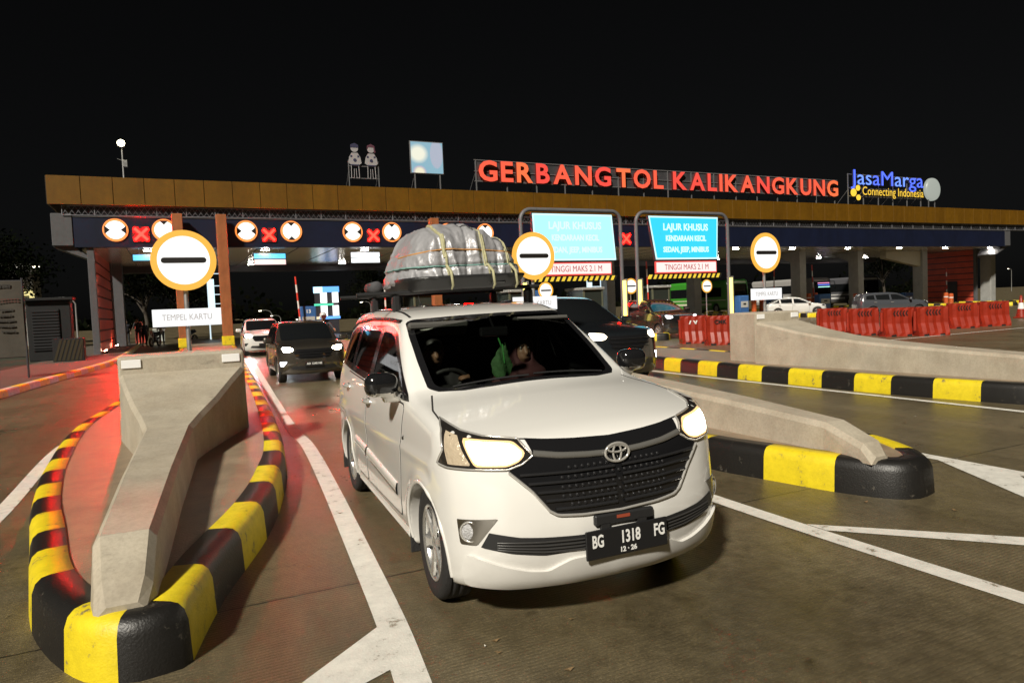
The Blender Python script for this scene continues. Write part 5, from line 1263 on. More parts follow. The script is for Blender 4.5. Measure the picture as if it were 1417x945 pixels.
b = MB(); b.box((.742, .012, .536), (.03, .34, .055), M_TRIM, bev=.008); b.box((.757, .0, .545), (.006, .075, .016), mat('dealer_sticker', (.30, .06, .03), .4)); b.box((.742, -.10, .505), (.03, .05, .03), M_TRIM); b.box((.742, .11, .505), (.03, .05, .03), M_TRIM); b.build('plate_bracket', hero)
plate(hero, [('BG', -.170, .062), ('1318', .015, .105), ('FG', .185, .062)], '12 · 26', (.758, .018, .425), .47, .145, TK)
# wipers, washer jets
b = MB()
for a, c in (((-.325, -.02), (-.345, -.52)), ((-.345, .52), (-.335, .02))):
    P, ok = S0.drop(np.array([[a[0]+(c[0]-a[0])*k/6, a[1]+(c[1]-a[1])*k/6] for k in range(7)]), S0.frame('z')); b.tube(tilt([(p[0], p[1], p[2]+.018) for p in P], TK), .007, M_TRIM, 6)
b.build('wiper', hero)
b = MB(); P, ok = S0.drop(np.array([(-2.95, 0.)]), S0.frame('z')); b.cyl(P[0], (P[0][0]-.05, 0, P[0][2]+.03), .02, M_TRIM); b.tube([(P[0][0]-.03, 0, P[0][2]), (P[0][0]-.25, 0, P[0][2]+.28)], .004, M_TRIM, 6); b.build('antenna', hero)

# ---- cabin
MSEAT = mat('seat_fabric', (.035, .033, .032), .85, noise=.2, nscale=20); MDASH = mat('dashboard_plastic', (.025, .024, .024), .6)
def rbox_sdf(c, d, r, rot=0.):
    c = np.array(c); hd = np.array(d)/2-r; cs, sn = math.cos(rot), math.sin(rot)
    def f(P):
        q = P-c; x = q[..., 0]*cs+q[..., 2]*sn; z = -q[..., 0]*sn+q[..., 2]*cs; q = np.abs(np.stack([x, q[..., 1], z], -1))-hd
        return np.linalg.norm(np.maximum(q, 0), axis=-1)+np.minimum(q.max(-1), 0)-r
    return f
def union_obj(name, fs, lo, hi, cell, m, parent, k=.03):
    def f(P):
        r = fs[0](P)
        for g in fs[1:]: r = smin(r, g(P), k)
        return r
    V, F = surface_nets(f, lo, hi, cell); return np_obj(name, V, F, m, parent)
union_obj('dashboard', [rbox_sdf((-.62, 0, .98), (.55, 1.36, .16), .05, .12), rbox_sdf((-.78, 0, .82), (.22, 1.36, .34), .06), rbox_sdf((-.80, -.37, 1.04), (.22, .36, .10), .04)], (-1.0, -.75, .55), (-.25, .75, 1.15), .025, MDASH, hero)
b = MB(); R = Matrix.Translation((-.98, -.37, 1.03)) @ Matrix.Rotation(math.radians(-65), 4, 'Y'); pts = [R @ Vector((.175*math.cos(2*math.pi*k/28), .175*math.sin(2*math.pi*k/28), 0)) for k in range(29)]
b.tube(pts, .015, MDASH, 8, cap=False)
for a in (0, 2.2, -2.2): b.tube([R @ Vector((0, 0, -.02)), R @ Vector((.17*math.cos(a+math.pi), .17*math.sin(a+math.pi), 0))], .014, MDASH, 6)
b.build('steering_wheel', hero)
for sd in (-1, 1):
    union_obj('front_seat', [rbox_sdf((-1.33, sd*.37, .58), (.52, .50, .16), .06), rbox_sdf((-1.62, sd*.37, .88), (.16, .48, .62), .07, -.22), rbox_sdf((-1.71, sd*.37, 1.27), (.10, .26, .18), .045, -.15)], (-2.0, sd*.37-.3, .45), (-1.0, sd*.37+.3, 1.42), .028, MSEAT, hero)
union_obj('rear_seat', [rbox_sdf((-2.25, 0, .60), (.5, 1.25, .16), .06), rbox_sdf((-2.52, 0, .92), (.16, 1.25, .6), .07, -.2), rbox_sdf((-2.6, .38, 1.28), (.09, .24, .17), .04), rbox_sdf((-2.6, -.38, 1.28), (.09, .24, .17), .04)], (-2.9, -.7, .45), (-1.9, .7, 1.45), .035, MSEAT, hero)
b = MB(); b.box((-1.05, -.40, 1.475), (.05, .44, .13), mat('sun_visor', (.07, .068, .062), .8), bev=.015, rot=Matrix.Rotation(math.radians(50), 4, 'Y')); b.box((-1.05, .40, 1.515), (.13, .42, .03), mat('sun_visor', (.16, .155, .14), .8), bev=.01); b.build('sun_visor', hero)
b = MB(); b.box((-.98, .0, 1.435), (.04, .22, .07), M_GLOSSBLK, bev=.015, seg=2); b.tube([(-.98, 0, 1.46), (-1.05, 0, 1.53)], .01, M_GLOSSBLK, 6); b.build('rear_view_mirror', hero)
V, F, _ = S0.patch([(-1.03+.045*math.cos(k*math.pi/8), -.485+.065*math.sin(k*math.pi/8)) for k in range(16)], 'z', 1, .02, -.006, (), .001); np_obj('round_sticker', tilt(V, TK), F, mat('sticker_white', (.65, .64, .60), .6, noise=.5, nscale=30), hero)
b = MB()
for sd in (-1, 1): b.tube([(-1.52, sd*.60, 1.42), (-1.50, sd*.55, 1.18), (-1.42, sd*.30, .85)], .012, mat('belt_webbing', (.30, .30, .29), .7), 6); b.box((-1.64, sd*.645, 1.28), (.07, .03, .42), mat('pillar_trim', (.36, .35, .33), .6), bev=.01)
b.build('seat_belt', hero)
# green cloth pouch hanging from the mirror: hangs, so a thing of its own
HM = Matrix.Translation((HX, HY, 0)) @ Matrix.Rotation(HA, 4, 'Z')
def car_thing(name, label, cat, x, y, z):
    p = HM @ Vector((x, y, z)); return thing(name, label, cat, p, HA)
t = car_thing('hanging_pouch', 'bright green cloth pouch on a cord behind the minivan windscreen', 'pouch', -.99, .06, 1.10)
b = MB(); gm = mat('green_cloth', (.045, .13, .04), .75, noise=.25, nscale=25, bump=.3, bscale=30)
V = []; n = 8
for i in range(9):
    z = i/8*.24; w_ = (.055, .072, .078, .076, .070, .060, .048, .034, .014)[i]+.006*math.sin(i*2.3); 
    for k in range(n+1): u = -1+2*k/n; V.append((.018*math.sin(5*u+i)+.03*(1-u*u), w_*u+.03*(i/8-.5), z+.012*math.sin(4*u)))
b.add(V, [(i*(n+1)+k, i*(n+1)+k+1, (i+1)*(n+1)+k+1, (i+1)*(n+1)+k) for i in range(8) for k in range(n)], gm, True)
b.build('cloth', t, fix=False); b = MB(); b.tube([(.0, 0, .22), (.005, -.03, .30), (.0, -.05, .345)], .006, mat('green_cord', (.06, .35, .07), .6), 6); b.tube([(.02, .0, .24), (.02, .01, .1)], .005, mat('green_cord', (.06, .35, .07), .6), 6); b.build('cord', t)

# ---- roof carrier and the silver bundle
t = hero
b = MB()
for x_ in (-1.62, -2.45):
    b.tube([(x_, -.86, 1.742), (x_, .66, 1.742+TK*1.3)], .017, M_TRIM, 8)
    for y_ in (-.56, .56): b.box((x_, y_, 1.675+TK*y_), (.09, .06, .13), M_TRIM, bev=.015)
b.build('roof_bar', hero)
carrier = car_thing('roof_carrier_tray', 'black moulded roof carrier tray under the silver bundle', 'roof carrier', -2.0, 0, 1.76)
def tray_f(P):
    q = P; a = np.abs(q[..., 0]/.57)**5+np.abs(q[..., 1]/.46)**5; s = (a**.2-1)*.45
    flare = s-.06*np.clip(q[..., 2]/.1, 0, 1)
    return np.maximum(smax(flare, np.abs(q[..., 2]-.055)-.055, .02), -(np.maximum(s+.035, .03-q[..., 2])))
V, F = surface_nets(tray_f, (-.75, -.62, -.03), (.75, .62, .14), .02); V[:, 2] += TK*V[:, 1]; np_obj('tray', V, F, M_TRIM, carrier)
b = MB()
for y_ in (-.2, .2, 0): b.box((.56, y_, .055), (.09, .16, .035), M_GLOSSBLK, bev=.01)
b.build('clamp', carrier)
bundle = car_thing('tarpaulin_bundle', 'big silver tarpaulin luggage bundle roped on the minivan roof', 'luggage bundle', -2.0, 0, 1.79)
def vnoise(P, seed=0):
    """smooth value noise on a lattice"""
    i = np.floor(P).astype(np.int64); f = P-i; u = f*f*(3-2*f); r = 0
    for dx in (0, 1):
        for dy in (0, 1):
            for dz in (0, 1):
                h = (i[..., 0]+dx)*374761393+(i[..., 1]+dy)*668265263+(i[..., 2]+dz)*2147483647+seed*1274126177; h = (h ^ (h >> 13))*1274126177; h = (h ^ (h >> 16)) & 0xffff
                r = r+h/65535.*(u[..., 0] if dx else 1-u[..., 0])*(u[..., 1] if dy else 1-u[..., 1])*(u[..., 2] if dz else 1-u[..., 2])
    return r
def bun_f(P):
    x, y, z = P[..., 0], P[..., 1], P[..., 2]
    w1 = vnoise(P*3.1, 1)-.5; w2 = vnoise(P*3.1+7.3, 2)-.5
    H = pl(y, [-.6, -.45, -.36, -.26, -.18, -.08, 0, .09, .16, .22, .30, .38, .46, .6], [.20, .30, .385, .455, .475, .465, .475, .455, .425, .385, .385, .355, .29, .16])
    H = H*(1-.12*np.clip(np.abs(x)/.6, 0, 1)**2)+.035*w1+.05*(vnoise(P*np.array([5., 5., 0.])+2.2, 6)-.5)
    rx = np.clip(z/np.maximum(H, .1), 0, 1)
    ex, ey = .56*(1-.18*rx**2.4)+.06*w2, .495*(1-.15*rx**2.4)+.06*w1
    f = ((np.abs(x/ex)**3.2+np.abs(y/ey)**3.2)**(1/3.2)-1)*.45
    f = smax(f, (z-H)*.85, .13); f = smax(f, .055-z, .04)
    # grooves where the straps pull the cloth in
    f = f+.014*np.exp(-((y+.21+.05*z)/.020)**2)+.014*np.exp(-((y-.115)/.020)**2)+.026*np.exp(-((y-.235-.10*z)/.022)**2)+.020*np.exp(-((y+.03-.08*z)/.016)**2)
    f = f+.015*np.exp(-((z-.155-.05*y)/.014)**2)+.009*np.exp(-((z-.27)/.012)**2)
    # ridged folds hanging down the sides, finer crumple gathered along the rim
    Q = np.stack([x+.10*w2, y+.10*w1, z], -1)
    r1 = 1-np.abs(2*vnoise(Q*np.array([5.5, 5.5, 4.0]), 3)-1); r2 = 1-np.abs(2*vnoise(Q*np.array([14., 14., 10.])+3.1, 4)-1); r3 = 1-np.abs(2*vnoise(Q*np.array([36., 36., 20.])+1.7, 5)-1)
    k = .55+.6*np.exp(-(z/.16)**2)
    return f-.030*r1**2.6-.013*k*r2**2.2-.0075*k*r3**2-.004
V, F = surface_nets(bun_f, (-.72, -.62, .0), (.72, .62, .62), .0125, 2)
def tarp_mat():
    m = mat('silver_tarpaulin', (.37, .37, .39), .42, metal=.3, noise=.10, nscale=5, bump=.25, bscale=28); return m
np_obj('tarpaulin', V, F, tarp_mat(), bundle)
SB = Surf(bun_f)
def rope(name, pts, mode, w, m, side=1, h=.006):
    V, F = SB.ribbon(pts, mode, w, side, .003, h, .015); np_obj(name, V, F, m, bundle)
M_YROPE = mat('yellow_strap', (.40, .38, .22), .7, noise=.25, nscale=40); M_OROPE = mat('orange_twine', (.55, .26, .07), .7); M_DROPE = mat('dark_strap', (.05, .05, .055), .6); M_TEAL = mat('teal_cord', (.16, .32, .29), .7)
for y0, m, w in ((-.215, M_YROPE, .026), (.118, M_YROPE, .018), (.33, M_YROPE, .010)):
    rope('strap', [(.58, y0+.02), (.40, y0), (0, y0+.01), (-.40, y0-.01)], 'z', w, m); rope('strap', [(y0+.02, .40), (y0+.03, .16), (y0+.05, .0)], 'x', w*.9, m)
for y0 in (-.02, .235): rope('strap', [(.45, y0+.09), (.25, y0+.02), (0, y0-.03), (-.4, y0-.05)], 'z', .010, M_DROPE)
rope('twine', [(-.47, .245), (-.2, .285), (0, .28), (.2, .275), (.46, .25)], 'x', .009, M_OROPE)
rope('cord', [(-.49, .15), (-.2, .152), (0, .155), (.2, .158), (.48, .16)], 'x', .011, M_TEAL)
rope('cord', [(.52, .15), (.2, .152), (-.2, .155), (-.55, .16)], 'y', .011, M_TEAL, side=-1)
# the strap ends run down over the tray
b = MB()
for y0, m in ((-.20, M_YROPE), (.14, M_YROPE), (.33, M_YROPE)): b.tube([(.55, y0+.01, .16), (.64, y0+.02, .10), (.655, y0+.025, .0), (.60, y0+.03, -.03)], [.012, .012, .011, .006], m, 6)
b.build('strap_end', bundle)
# loose sleeping-mat end and cloth at the left rear of the tray
b = MB(); b.lathe([(.001, -.16), (.05, -.16), (.052, .16), (.001, .16)], mat('grey_roll', (.06, .06, .065), .8, noise=.3, nscale=15), 16, 'X', (-.40, -.58, .03)); b.build('rolled_cloth', bundle)
# ================================================================== other vehicles (same body generator, other proportions)
def simple_car(name, label, cat, loc, rz, C, col, lit=(1, .86, .62), es=6., hl_z=1., plate_txt=None, cell=.05, fog=False, group=None, bar=None, metal=.0, lamps='front', rear=False):
    """car seen from the front: body, glass, lamps, grille, plate, wheels, mirrors"""
    sx, sy, sz = C.get('scale', (1, 1, 1)); t = thing(name, label, cat, loc, rz-math.pi/2, group); fun = body_sdf(C); S = Surf(fun)
    V, F = surface_nets(fun, (-3.7*sx, -.95*sy, .1), (.9*sx, .95*sy, 1.8*sz), cell); np_obj('body', V, F, paint('paint_'+name, col, .25, metal), t)
    X = lambda pts: [(a*sx, c*sy) for a, c in pts]; Yp = lambda pts: [(a*sx, c*sz) for a, c in pts]; Zp = lambda pts: [(a*sy, c*sz) for a, c in pts]
    pp = lambda nm, poly, mode, m, side=1, c=.06, off=.004, holes=(), par=t: put_patch(nm, poly, mode, m, side, c, off, holes, par, .01, S, 0.)
    pp('windscreen', X(WS), 'z', M_DGLASS)
    for sd in (-1, 1):
        for w_ in (W1, W2, W3): pp('side_window', Yp(w_), 'y', M_DGLASS, sd)
        b = MB(); put_ribbon(b, Yp(BLK), 'y', .03, M_TRIM, sd, .002, 0, True, .05, S, 0.); b.build('window_frame', t, fix=False)
        b = MB()
        for q in ([(-.52, 1.04), (-.58, .34), (-1.70, .33)], [(-1.66, 1.07), (-1.72, .33)], [(-2.62, 1.1), (-2.45, .66)]): put_ribbon(b, Yp(q), 'y', .012, M_SEAMBLK, sd, .002, 0, False, .06, S, 0.)
        b.build('door_gap', t, fix=False)
        for hx, hz in ((-1.57, .95), (-2.53, .98)):
            H, ok = S.drop(np.array([(hx*sx, hz*sz)]), S.frame('y', sd)); p = H[0]; b = MB(); b.box((p[0], p[1]+.02*sd, p[2]), (.18, .03, .03), M_CHROME, bev=.01); b.build('handle', t)
        wheel(t, 0, sd, yo=.80*sy); wheel(t, C['wx'], sd, yo=.80*sy)
        b = MB(); b.box((-.55*sx, sd*.95*sy, 1.15*sz), (.14, .22, .15), paint('paint_'+name, col, .25, metal), bev=.045, seg=2); b.box((-.55*sx, sd*.83*sy, 1.09*sz), (.06, .12, .05), M_TRIM); b.build('mirror', t)
        d = np.array([-.80, -sd*.60, -.05]); u, v, _ = S.frame(tuple(d)); P2 = lambda pts: [(float(np.array((a*sx, b_*(-sd)*sy, c*sz*hl_z))@u), float(np.array((a*sx, b_*(-sd)*sy, c*sz*hl_z))@v)) for a, b_, c in pts]
        h = pp('headlight', P2(HL3), tuple(d), mat('lamp_housing', (.05, .045, .04), .15, metal=.6, coat=.6))
        pp('lit_lens', round_poly(P2(LIT3), .02), tuple(d), lamp_mat('lit_%s' % name, lit, es), off=.008, par=h)
        pp('fog_lamp_bezel', P2(FOG3), tuple(d), lamp_mat('fog_lit_%s' % name, (.85, .92, 1), 7) if fog == sd or fog == 2 else M_TRIM)
    pp('grille', Zp(both([(0, .90), (.40, .905), (.47, .82), (.36, .66), (0, .65)])), 'x', M_GLOSSBLK)
    b = MB()
    for z_ in (.85, .78, .71): put_ribbon(b, Zp([(-.42, z_), (0, z_-.005), (.42, z_)]), 'x', .016, bar or mslat, 1, .006, .012, False, .05, S, 0.)
    b.build('slat', t, fix=False)
    pp('lower_grille', Zp(both([(0, .46), (.5, .47), (.56, .38), (0, .33)])), 'x', M_TRIM)
    if plate_txt: plate(t, plate_txt, None, (.755*sx, 0, .50*sz), .42, .125)
    else: plate(t, ' ', None, (.755*sx, 0, .50*sz), .42, .125)
    return t
HATCH = warp(MPV, .88, .885, .97); SUVC = warp(MPV, 1.08, 1.075, 1.08); SEDAN = warp(MPV, 1.02, .87, 1.0)
SEDAN['top'] = ([-3.55, -3.3, -3.0, -2.75, -2.3, -1.9, -1.6, -1.27, -1.12, -.95, -.75, -.55, -.40, -.32, -.22, 0, .25, .42, .54, .62, .68, .78],
                [.95, 1.0, 1.12, 1.24, 1.40, 1.445, 1.44, 1.40, 1.37, 1.32, 1.23, 1.13, 1.05, 1.01, .985, .95, .91, .88, .85, .82, .78, .70])
def facing(dx, dy): return math.atan2(dy, dx)+math.pi/2
simple_car('dark_hatchback', 'dark grey brown hatchback with lit headlights in the lane behind the white minivan', 'hatchback', (2.98, 17.7, 0), facing(-.03, -1), HATCH, (.060, .052, .042), es=40, plate_txt='AD 1245 NE', fog=-1, cell=.035, metal=.5)
simple_car('dark_sport_utility', 'black sport utility car half hidden behind the white minivan', 'sport utility', (7.72, 11.75, 0), facing(.08, -1), SUVC, (.010, .012, .014), es=8, plate_txt='B 1380', fog=1, cell=.035)
simple_car('black_family_car', 'black family car with white headlights left of the near red barriers', 'family car', (18.95, 23.6, 0), facing(-.10, -1), warp(MPV, 1.0, 1.0, 1.04), (.008, .007, .007), lit=(.9, .95, 1), es=5)
simple_car('white_van', 'white car with one blinding headlight far behind the dark hatchback', 'car', (3.35, 31.0, 0), facing(-.05, -1), warp(MPV, .95, .93, .98), (.62, .62, .60), lit=(.95, .98, 1), es=420, cell=.06)
p = at(1098, 430, 38); simple_car('white_hatchback', 'white hatchback crossing behind the right concrete barrier', 'car', (p.x+1.1, 37.0, 0), facing(.80, -.60), SEDAN, (.62, .62, .60), lit=(.9, .9, .9), es=.35, cell=.05)
p = at(1232, 430, 30); simple_car('grey_estate_car', 'grey estate car behind the row of red barriers', 'estate car', (p.x+1.5, 29.5, 0), facing(.86, -.50), warp(MPV, 1.05, .92, 1.02), (.055, .06, .07), lit=(1, .9, .8), es=.6, cell=.05)

# coaches waiting behind the right lanes
def coach(x, y, rz, col, trim, label, neon=None):
    t = thing('coach', label, 'coach', (x, y, 0), rz, 'coaches behind the right lanes'); L, W_, H = 10.5, 2.5, 3.35; mc = paint('coach_'+label[:5], col, .3)
    def f(P):
        q = np.abs(np.stack([P[..., 0], P[..., 1]-L/2, P[..., 2]-(H+.35)/2], -1))-np.array([W_/2-.25, L/2-.3, (H-.35)/2-.25]); e = np.linalg.norm(np.maximum(q, 0), axis=-1)+np.minimum(q.max(-1), 0)-.27
        e = smax(e, (-P[..., 1]+.30*np.clip((P[..., 2]-1.3)/2, 0, 1)**1.5), .15)
        for cy in (2.1, 7.4): e = np.maximum(e, -np.maximum(np.hypot(P[..., 1]-cy, P[..., 2]-.5)-.58, .8-np.abs(P[..., 0])))
        return e
    V, F = surface_nets(f, (-1.4, -.2, .2), (1.4, L+.2, H+.1), .09); np_obj('body', V, F, mc, t); S = Surf(f)
    fr = (0, 1, 0)
    def fp(nm, poly, m, off=.01, cell=.15): V, F, _ = S.patch(poly, fr, 1, cell, off, (), .02); return np_obj(nm, V, F, m, t)
    sgn = -1 if S.frame(fr)[0][0] < 0 else 1
    def Q(pts): return [(a*sgn, c*(1 if S.frame(fr)[1][2] > 0 else -1)) for a, c in pts]
    fp('windscreen', Q([(-1.1, 1.25), (1.1, 1.25), (1.08, 2.9), (-1.08, 2.9)]), M_DGLASS)
    fp('bumper', Q([(-1.1, .42), (1.1, .42), (1.12, .7), (-1.12, .7)]), M_TRIM)
    fp('roof_trim', Q([(-1.05, 2.98), (1.05, 2.98), (1.0, 3.16), (-1.0, 3.16)]), trim)
    for sd in (-1, 1):
        fp('headlight', Q([(sd*.75, .8), (sd*1.1, .8), (sd*1.12, 1.02), (sd*.8, 1.02)]), M_LAMPCH)
        b = MB(); b.box((sd*(W_/2+.012), L/2+.4, 2.15), (.03, L-1.4, .95), M_DGLASS, bev=.01); b.build('side_window', t)
        b = MB(); b.tube([(sd*1.1, .25, 2.95), (sd*1.3, -.25, 2.9), (sd*1.32, -.35, 2.5)], .035, M_TRIM, 6); b.box((sd*1.32, -.35, 2.3), (.12, .14, .45), M_TRIM, bev=.03); b.build('mirror', t)
        for cy in (2.1, 7.4):
            wt = MB(); wt.lathe([(.30, -.13), (.47, -.14), (.5, -.08), (.5, .08), (.47, .14), (.30, .13)], M_RUBBER, 28, 'X', (sd*1.08, cy, .5)); o_ = wt.build('tyre', t)
            wb = MB(); wb.lathe([(.001, sd*.06), (.12, sd*.10), (.30, sd*.08)], M_STEEL, 20, 'X', (sd*1.08, cy, .5)); wb.build('rim', o_)
        b = MB(); b.box((sd*(W_/2+.02), L/2, 1.35), (.02, L-.8, .10), trim); b.box((sd*(W_/2+.018), L/2+1, .95), (.02, L-3.5, .22), trim); b.build('side_stripe', t)
    if neon:
        b = MB()
        for i, (c, z) in enumerate(neon): b.box((.2, -.02+.30*((z-1.3)/2)**1.5, z), (1.6, .05, .08), lamp_mat('neon_%d_%s' % (i, label[:4]), c, 1.3))
        b.build('neon_strip', t)
    b = MB(); b.box((0, .62, 3.3), (1.6, .12, .12), lamp_mat('coach_marker', (.9, 1, .9), 1.2), bev=.02); b.build('marker_lamp', t)
    return t
M_GREENT = lamp_mat('coach_green_glow', (.18, .55, .05), .5)
p = at(1033, 415, 52); coach(p.x, 53, -.1, (.05, .30, .03), mat('coach_cream_trim', (.6, .6, .45), .4), 'green coach with cream roof trim behind the right bar sign')
p = at(1150, 410, 54); coach(p.x, 55, -.1, (.35, .34, .33), mat('coach_white_trim', (.7, .7, .68), .4), 'white coach with pink and blue neon strips across its front', [((1, .35, .6), 2.75), ((.15, .25, 1), 2.55), ((.5, 1, .9), 2.32)])
p = at(1218, 410, 54); coach(p.x, 55, -.1, (.10, .10, .11), mat('coach_white_trim', (.7, .7, .68), .4), 'dark coach with a white roof edge between two grey columns')
# ================================================================== people
M_SKIN = mat('skin', (.26, .14, .085), .5, noise=.12, nscale=20); M_HAIR = mat('hair_black', (.012, .010, .009), .5)
def capsule(a, b_, r0, r1):
    a = np.array(a, float); b_ = np.array(b_, float); d = b_-a; L2 = d@d
    def f(P):
        t = np.clip(((P-a)@d)/L2, 0, 1); return np.linalg.norm(P-a-t[..., None]*d, axis=-1)-(r0+(r1-r0)*t)
    return f
def ellipsoid(c, r):
    c = np.array(c, float); r = np.array(r, float)
    def f(P): q = (P-c)/r; return (np.linalg.norm(q, axis=-1)-1)*r.min()
    return f
def figure(name, label, M, J, cloth, legs, cell=.02, hair=None, hairkind='short', group=None, helmet=None):
    """one continuous body from tapered limbs; J joints in metres, x forward, z up; hair and helmet are children"""
    t = bpy.data.objects.new(name, None); COL.objects.link(t); t.matrix_world = M; tag(t, label, 'person', group)
    prim = []   # (sdf, region)
    hd = np.array(J['head']); nk = np.array(J['neck']); pv = np.array(J['pelvis'])
    prim.append((ellipsoid(hd, (.098, .076, .118)), 's')); prim.append((ellipsoid(hd+[.035, 0, -.060], (.062, .056, .062)), 's'))
    prim.append((capsule(hd+[.092, 0, .005], hd+[.112, 0, -.030], .010, .017), 's'))          # nose
    for s in (-1, 1): prim.append((ellipsoid(hd+[-.005, s*.078, -.012], (.022, .010, .033)), 's'))   # ears
    prim.append((ellipsoid(hd+[.092, 0, -.066], (.016, .026, .009)), 's'))                   # lips
    prim.append((capsule(nk, hd+[-.015, 0, -.08], .058, .052), 's'))
    ch = nk*.72+pv*.28
    prim.append((capsule(ch+[0, -.09, 0], ch+[0, .09, 0], .125, .125), 'c')); prim.append((capsule(ch, pv, .135, .145), 'c')); prim.append((capsule(pv+[0, -.07, 0], pv+[0, .07, 0], .115, .115), 'l'))
    prim.append((capsule(nk+[-.01, -.13, -.045], nk+[-.01, .13, -.045], .062, .062), 'c'))
    for k in 'RL':
        sh, el, wr = (np.array(J[q+k]) for q in ('sh', 'el', 'wr'))
        prim.append((capsule(sh, el, .056, .043), 'c')); prim.append((capsule(el, el*.35+wr*.65, .043, .036), 'c' if J.get('sleeve', 1) else 's')); prim.append((capsule(el*.4+wr*.6, wr, .034, .027), 's'))
        d = (wr-el)/np.linalg.norm(wr-el); side = np.array([0, 1., 0]) if abs(d[1]) < .8 else np.array([1., 0, 0]); side -= d*(side@d); side /= np.linalg.norm(side); up = np.cross(d, side)
        prim.append((capsule(wr, wr+d*.075, .026, .034), 's'))
        for q, ln in ((-.030, .075), (-.010, .088), (.010, .084), (.030, .066)):   # four fingers, curled
            a_ = wr+d*.085+side*q; m_ = a_+d*ln*.55; e_ = m_+d*ln*.25-up*ln*.42; prim.append((capsule(a_, m_, .0105, .0095), 's')); prim.append((capsule(m_, e_, .0095, .0085), 's'))
        a_ = wr+d*.03+side*.03; prim.append((capsule(a_, a_+d*.045+side*.028-up*.015, .0125, .010), 's'))
        hp, kn, an, toe = (np.array(J[q+k]) for q in ('hp', 'kn', 'an', 'toe'))
        prim.append((capsule(hp, kn, .085, .060), 'l')); prim.append((capsule(kn, an, .058, .038), 'l')); prim.append((capsule(an+[0, 0, -.02], toe, .042, .034), 'b'))
    eyes = [hd+[.086, s*.031, .012] for s in (-1, 1)]
    def f(P):
        r = None
        for g, k in prim: v = g(P); r = v if r is None else smin(r, v, .022)
        for e in eyes: r = smax(r, -(np.linalg.norm(P-e, axis=-1)-.016), .012)
        return r
    allp = np.array([v for k, v in J.items() if k != 'sleeve']); lo = allp.min(0)-.24; hi = allp.max(0)+.24
    V, F = surface_nets(f, lo, hi, cell)
    c = V[F].mean(1); vals = np.stack([g(c) for g, k in prim], -1).argmin(-1); reg = [prim[i][1] for i in vals]
    mi = {'s': 0, 'c': 1, 'l': 2, 'b': 3}; o = np_obj('body', V, F, [M_SKIN, cloth, legs, M_BLACK], t); o.data.polygons.foreach_set('material_index', [mi[r] for r in reg]); o.data.update()
    b = MB()
    for e in eyes:
        b.lathe([(.001, -.011), (.008, -.008), (.0115, 0), (.008, .008), (.001, .011)], mat('eye_white', (.55, .53, .50), .3), 12, 'X', tuple(e-[.006, 0, 0])); b.lathe([(.001, .0), (.0055, -.001)], M_BLACK, 10, 'X', tuple(e+[.0058, 0, 0]))
    b.build('eyes', t)
    b = MB()
    for e in eyes: b.tube([e+[.014, -.018, .022], e+[.018, 0, .027], e+[.014, .018, .022]], .0045, M_HAIR, 6)
    b.build('eyebrows', t)
    if helmet:
        hf = lambda P: smax(ellipsoid(hd+[-.01, 0, .02], (.145, .125, .15))(P), -(ellipsoid(hd+[.13, 0, -.03], (.10, .09, .075))(P)), .02)
        V, F = surface_nets(hf, hd-.2, hd+.2, .018); np_obj('helmet', V, F, helmet, t)
        b = MB(); b.add([(hd[0]+.125+.01*math.cos(a), hd[1]+.085*math.sin(a), hd[2]+z) for z in (-.07, .04) for a in (-1.2, -.6, 0, .6, 1.2)], [(i, i+1, i+6, i+5) for i in range(4)], mat('visor_maroon', (.10, .02, .02), .15), True); b.build('visor', t, fix=False)
    elif hairkind == 'scarf':
        hf = lambda P: smax(smin(smin(ellipsoid(hd+[-.012, 0, .012], (.122, .100, .138))(P), ellipsoid(hd+[-.02, 0, -.12], (.115, .115, .10))(P), .06), ellipsoid(nk+[.02, 0, -.03], (.17, .21, .10))(P), .05), -(ellipsoid(hd+[.10, 0, -.015], (.10, .062, .092))(P)), .02)
        V, F = surface_nets(hf, hd-[.3, .3, .42], hd+[.25, .3, .2], .018); np_obj('headscarf', V, F, hair, t)
    else:
        hf = lambda P: smax(ellipsoid(hd+[-.010, 0, .018], (.108, .087, .118))(P), -(ellipsoid(hd+[.09, 0, -.055], (.085, .12, .105))(P)), .015)
        V, F = surface_nets(lambda P: np.maximum(hf(P), hd[2]-.075-P[..., 2]), hd-.16, hd+.16, .014); np_obj('hair', V, F, hair or M_HAIR, t)
    return t
def seated(hx, hy, hz, lean=.12, reach=None):
    """joints of a seated person whose head centre is at (hx, hy, hz) in car coordinates"""
    J = dict(head=(hx, hy, hz), neck=(hx-.03, hy, hz-.17), pelvis=(hx-.10, hy, hz-.66))
    for k, s in (('R', -1), ('L', 1)):
        J['sh'+k] = (hx-.04, hy+s*.185, hz-.235); J['hp'+k] = (hx-.06, hy+s*.09, hz-.68); J['kn'+k] = (hx+.36, hy+s*.11, hz-.60); J['an'+k] = (hx+.48, hy+s*.10, hz-.98); J['toe'+k] = (hx+.62, hy+s*.10, hz-1.02)
        if reach: J['el'+k] = (hx+.08, hy+s*.24, hz-.46); J['wr'+k] = (hx+.255, hy+s*.165, hz-.26)
        else: J['el'+k] = (hx+.00, hy+s*.22, hz-.50); J['wr'+k] = (hx+.22, hy+s*.09, hz-.56)
    J['sleeve'] = 1; return J
figure('person', 'driver in a dark shirt with both hands on the minivan steering wheel', HM, seated(-1.27, -.385, 1.295, reach=True), mat('dark_shirt', (.035, .032, .034), .8), mat('dark_trousers', (.03, .03, .04), .8), .0165)
figure('person', 'passenger in a maroon headscarf and dress beside the minivan driver', HM, seated(-1.36, .365, 1.272), mat('maroon_cloth', (.070, .022, .024), .8), mat('maroon_skirt', (.05, .02, .022), .8), .0165, mat('maroon_scarf', (.075, .022, .025), .8), 'scarf')
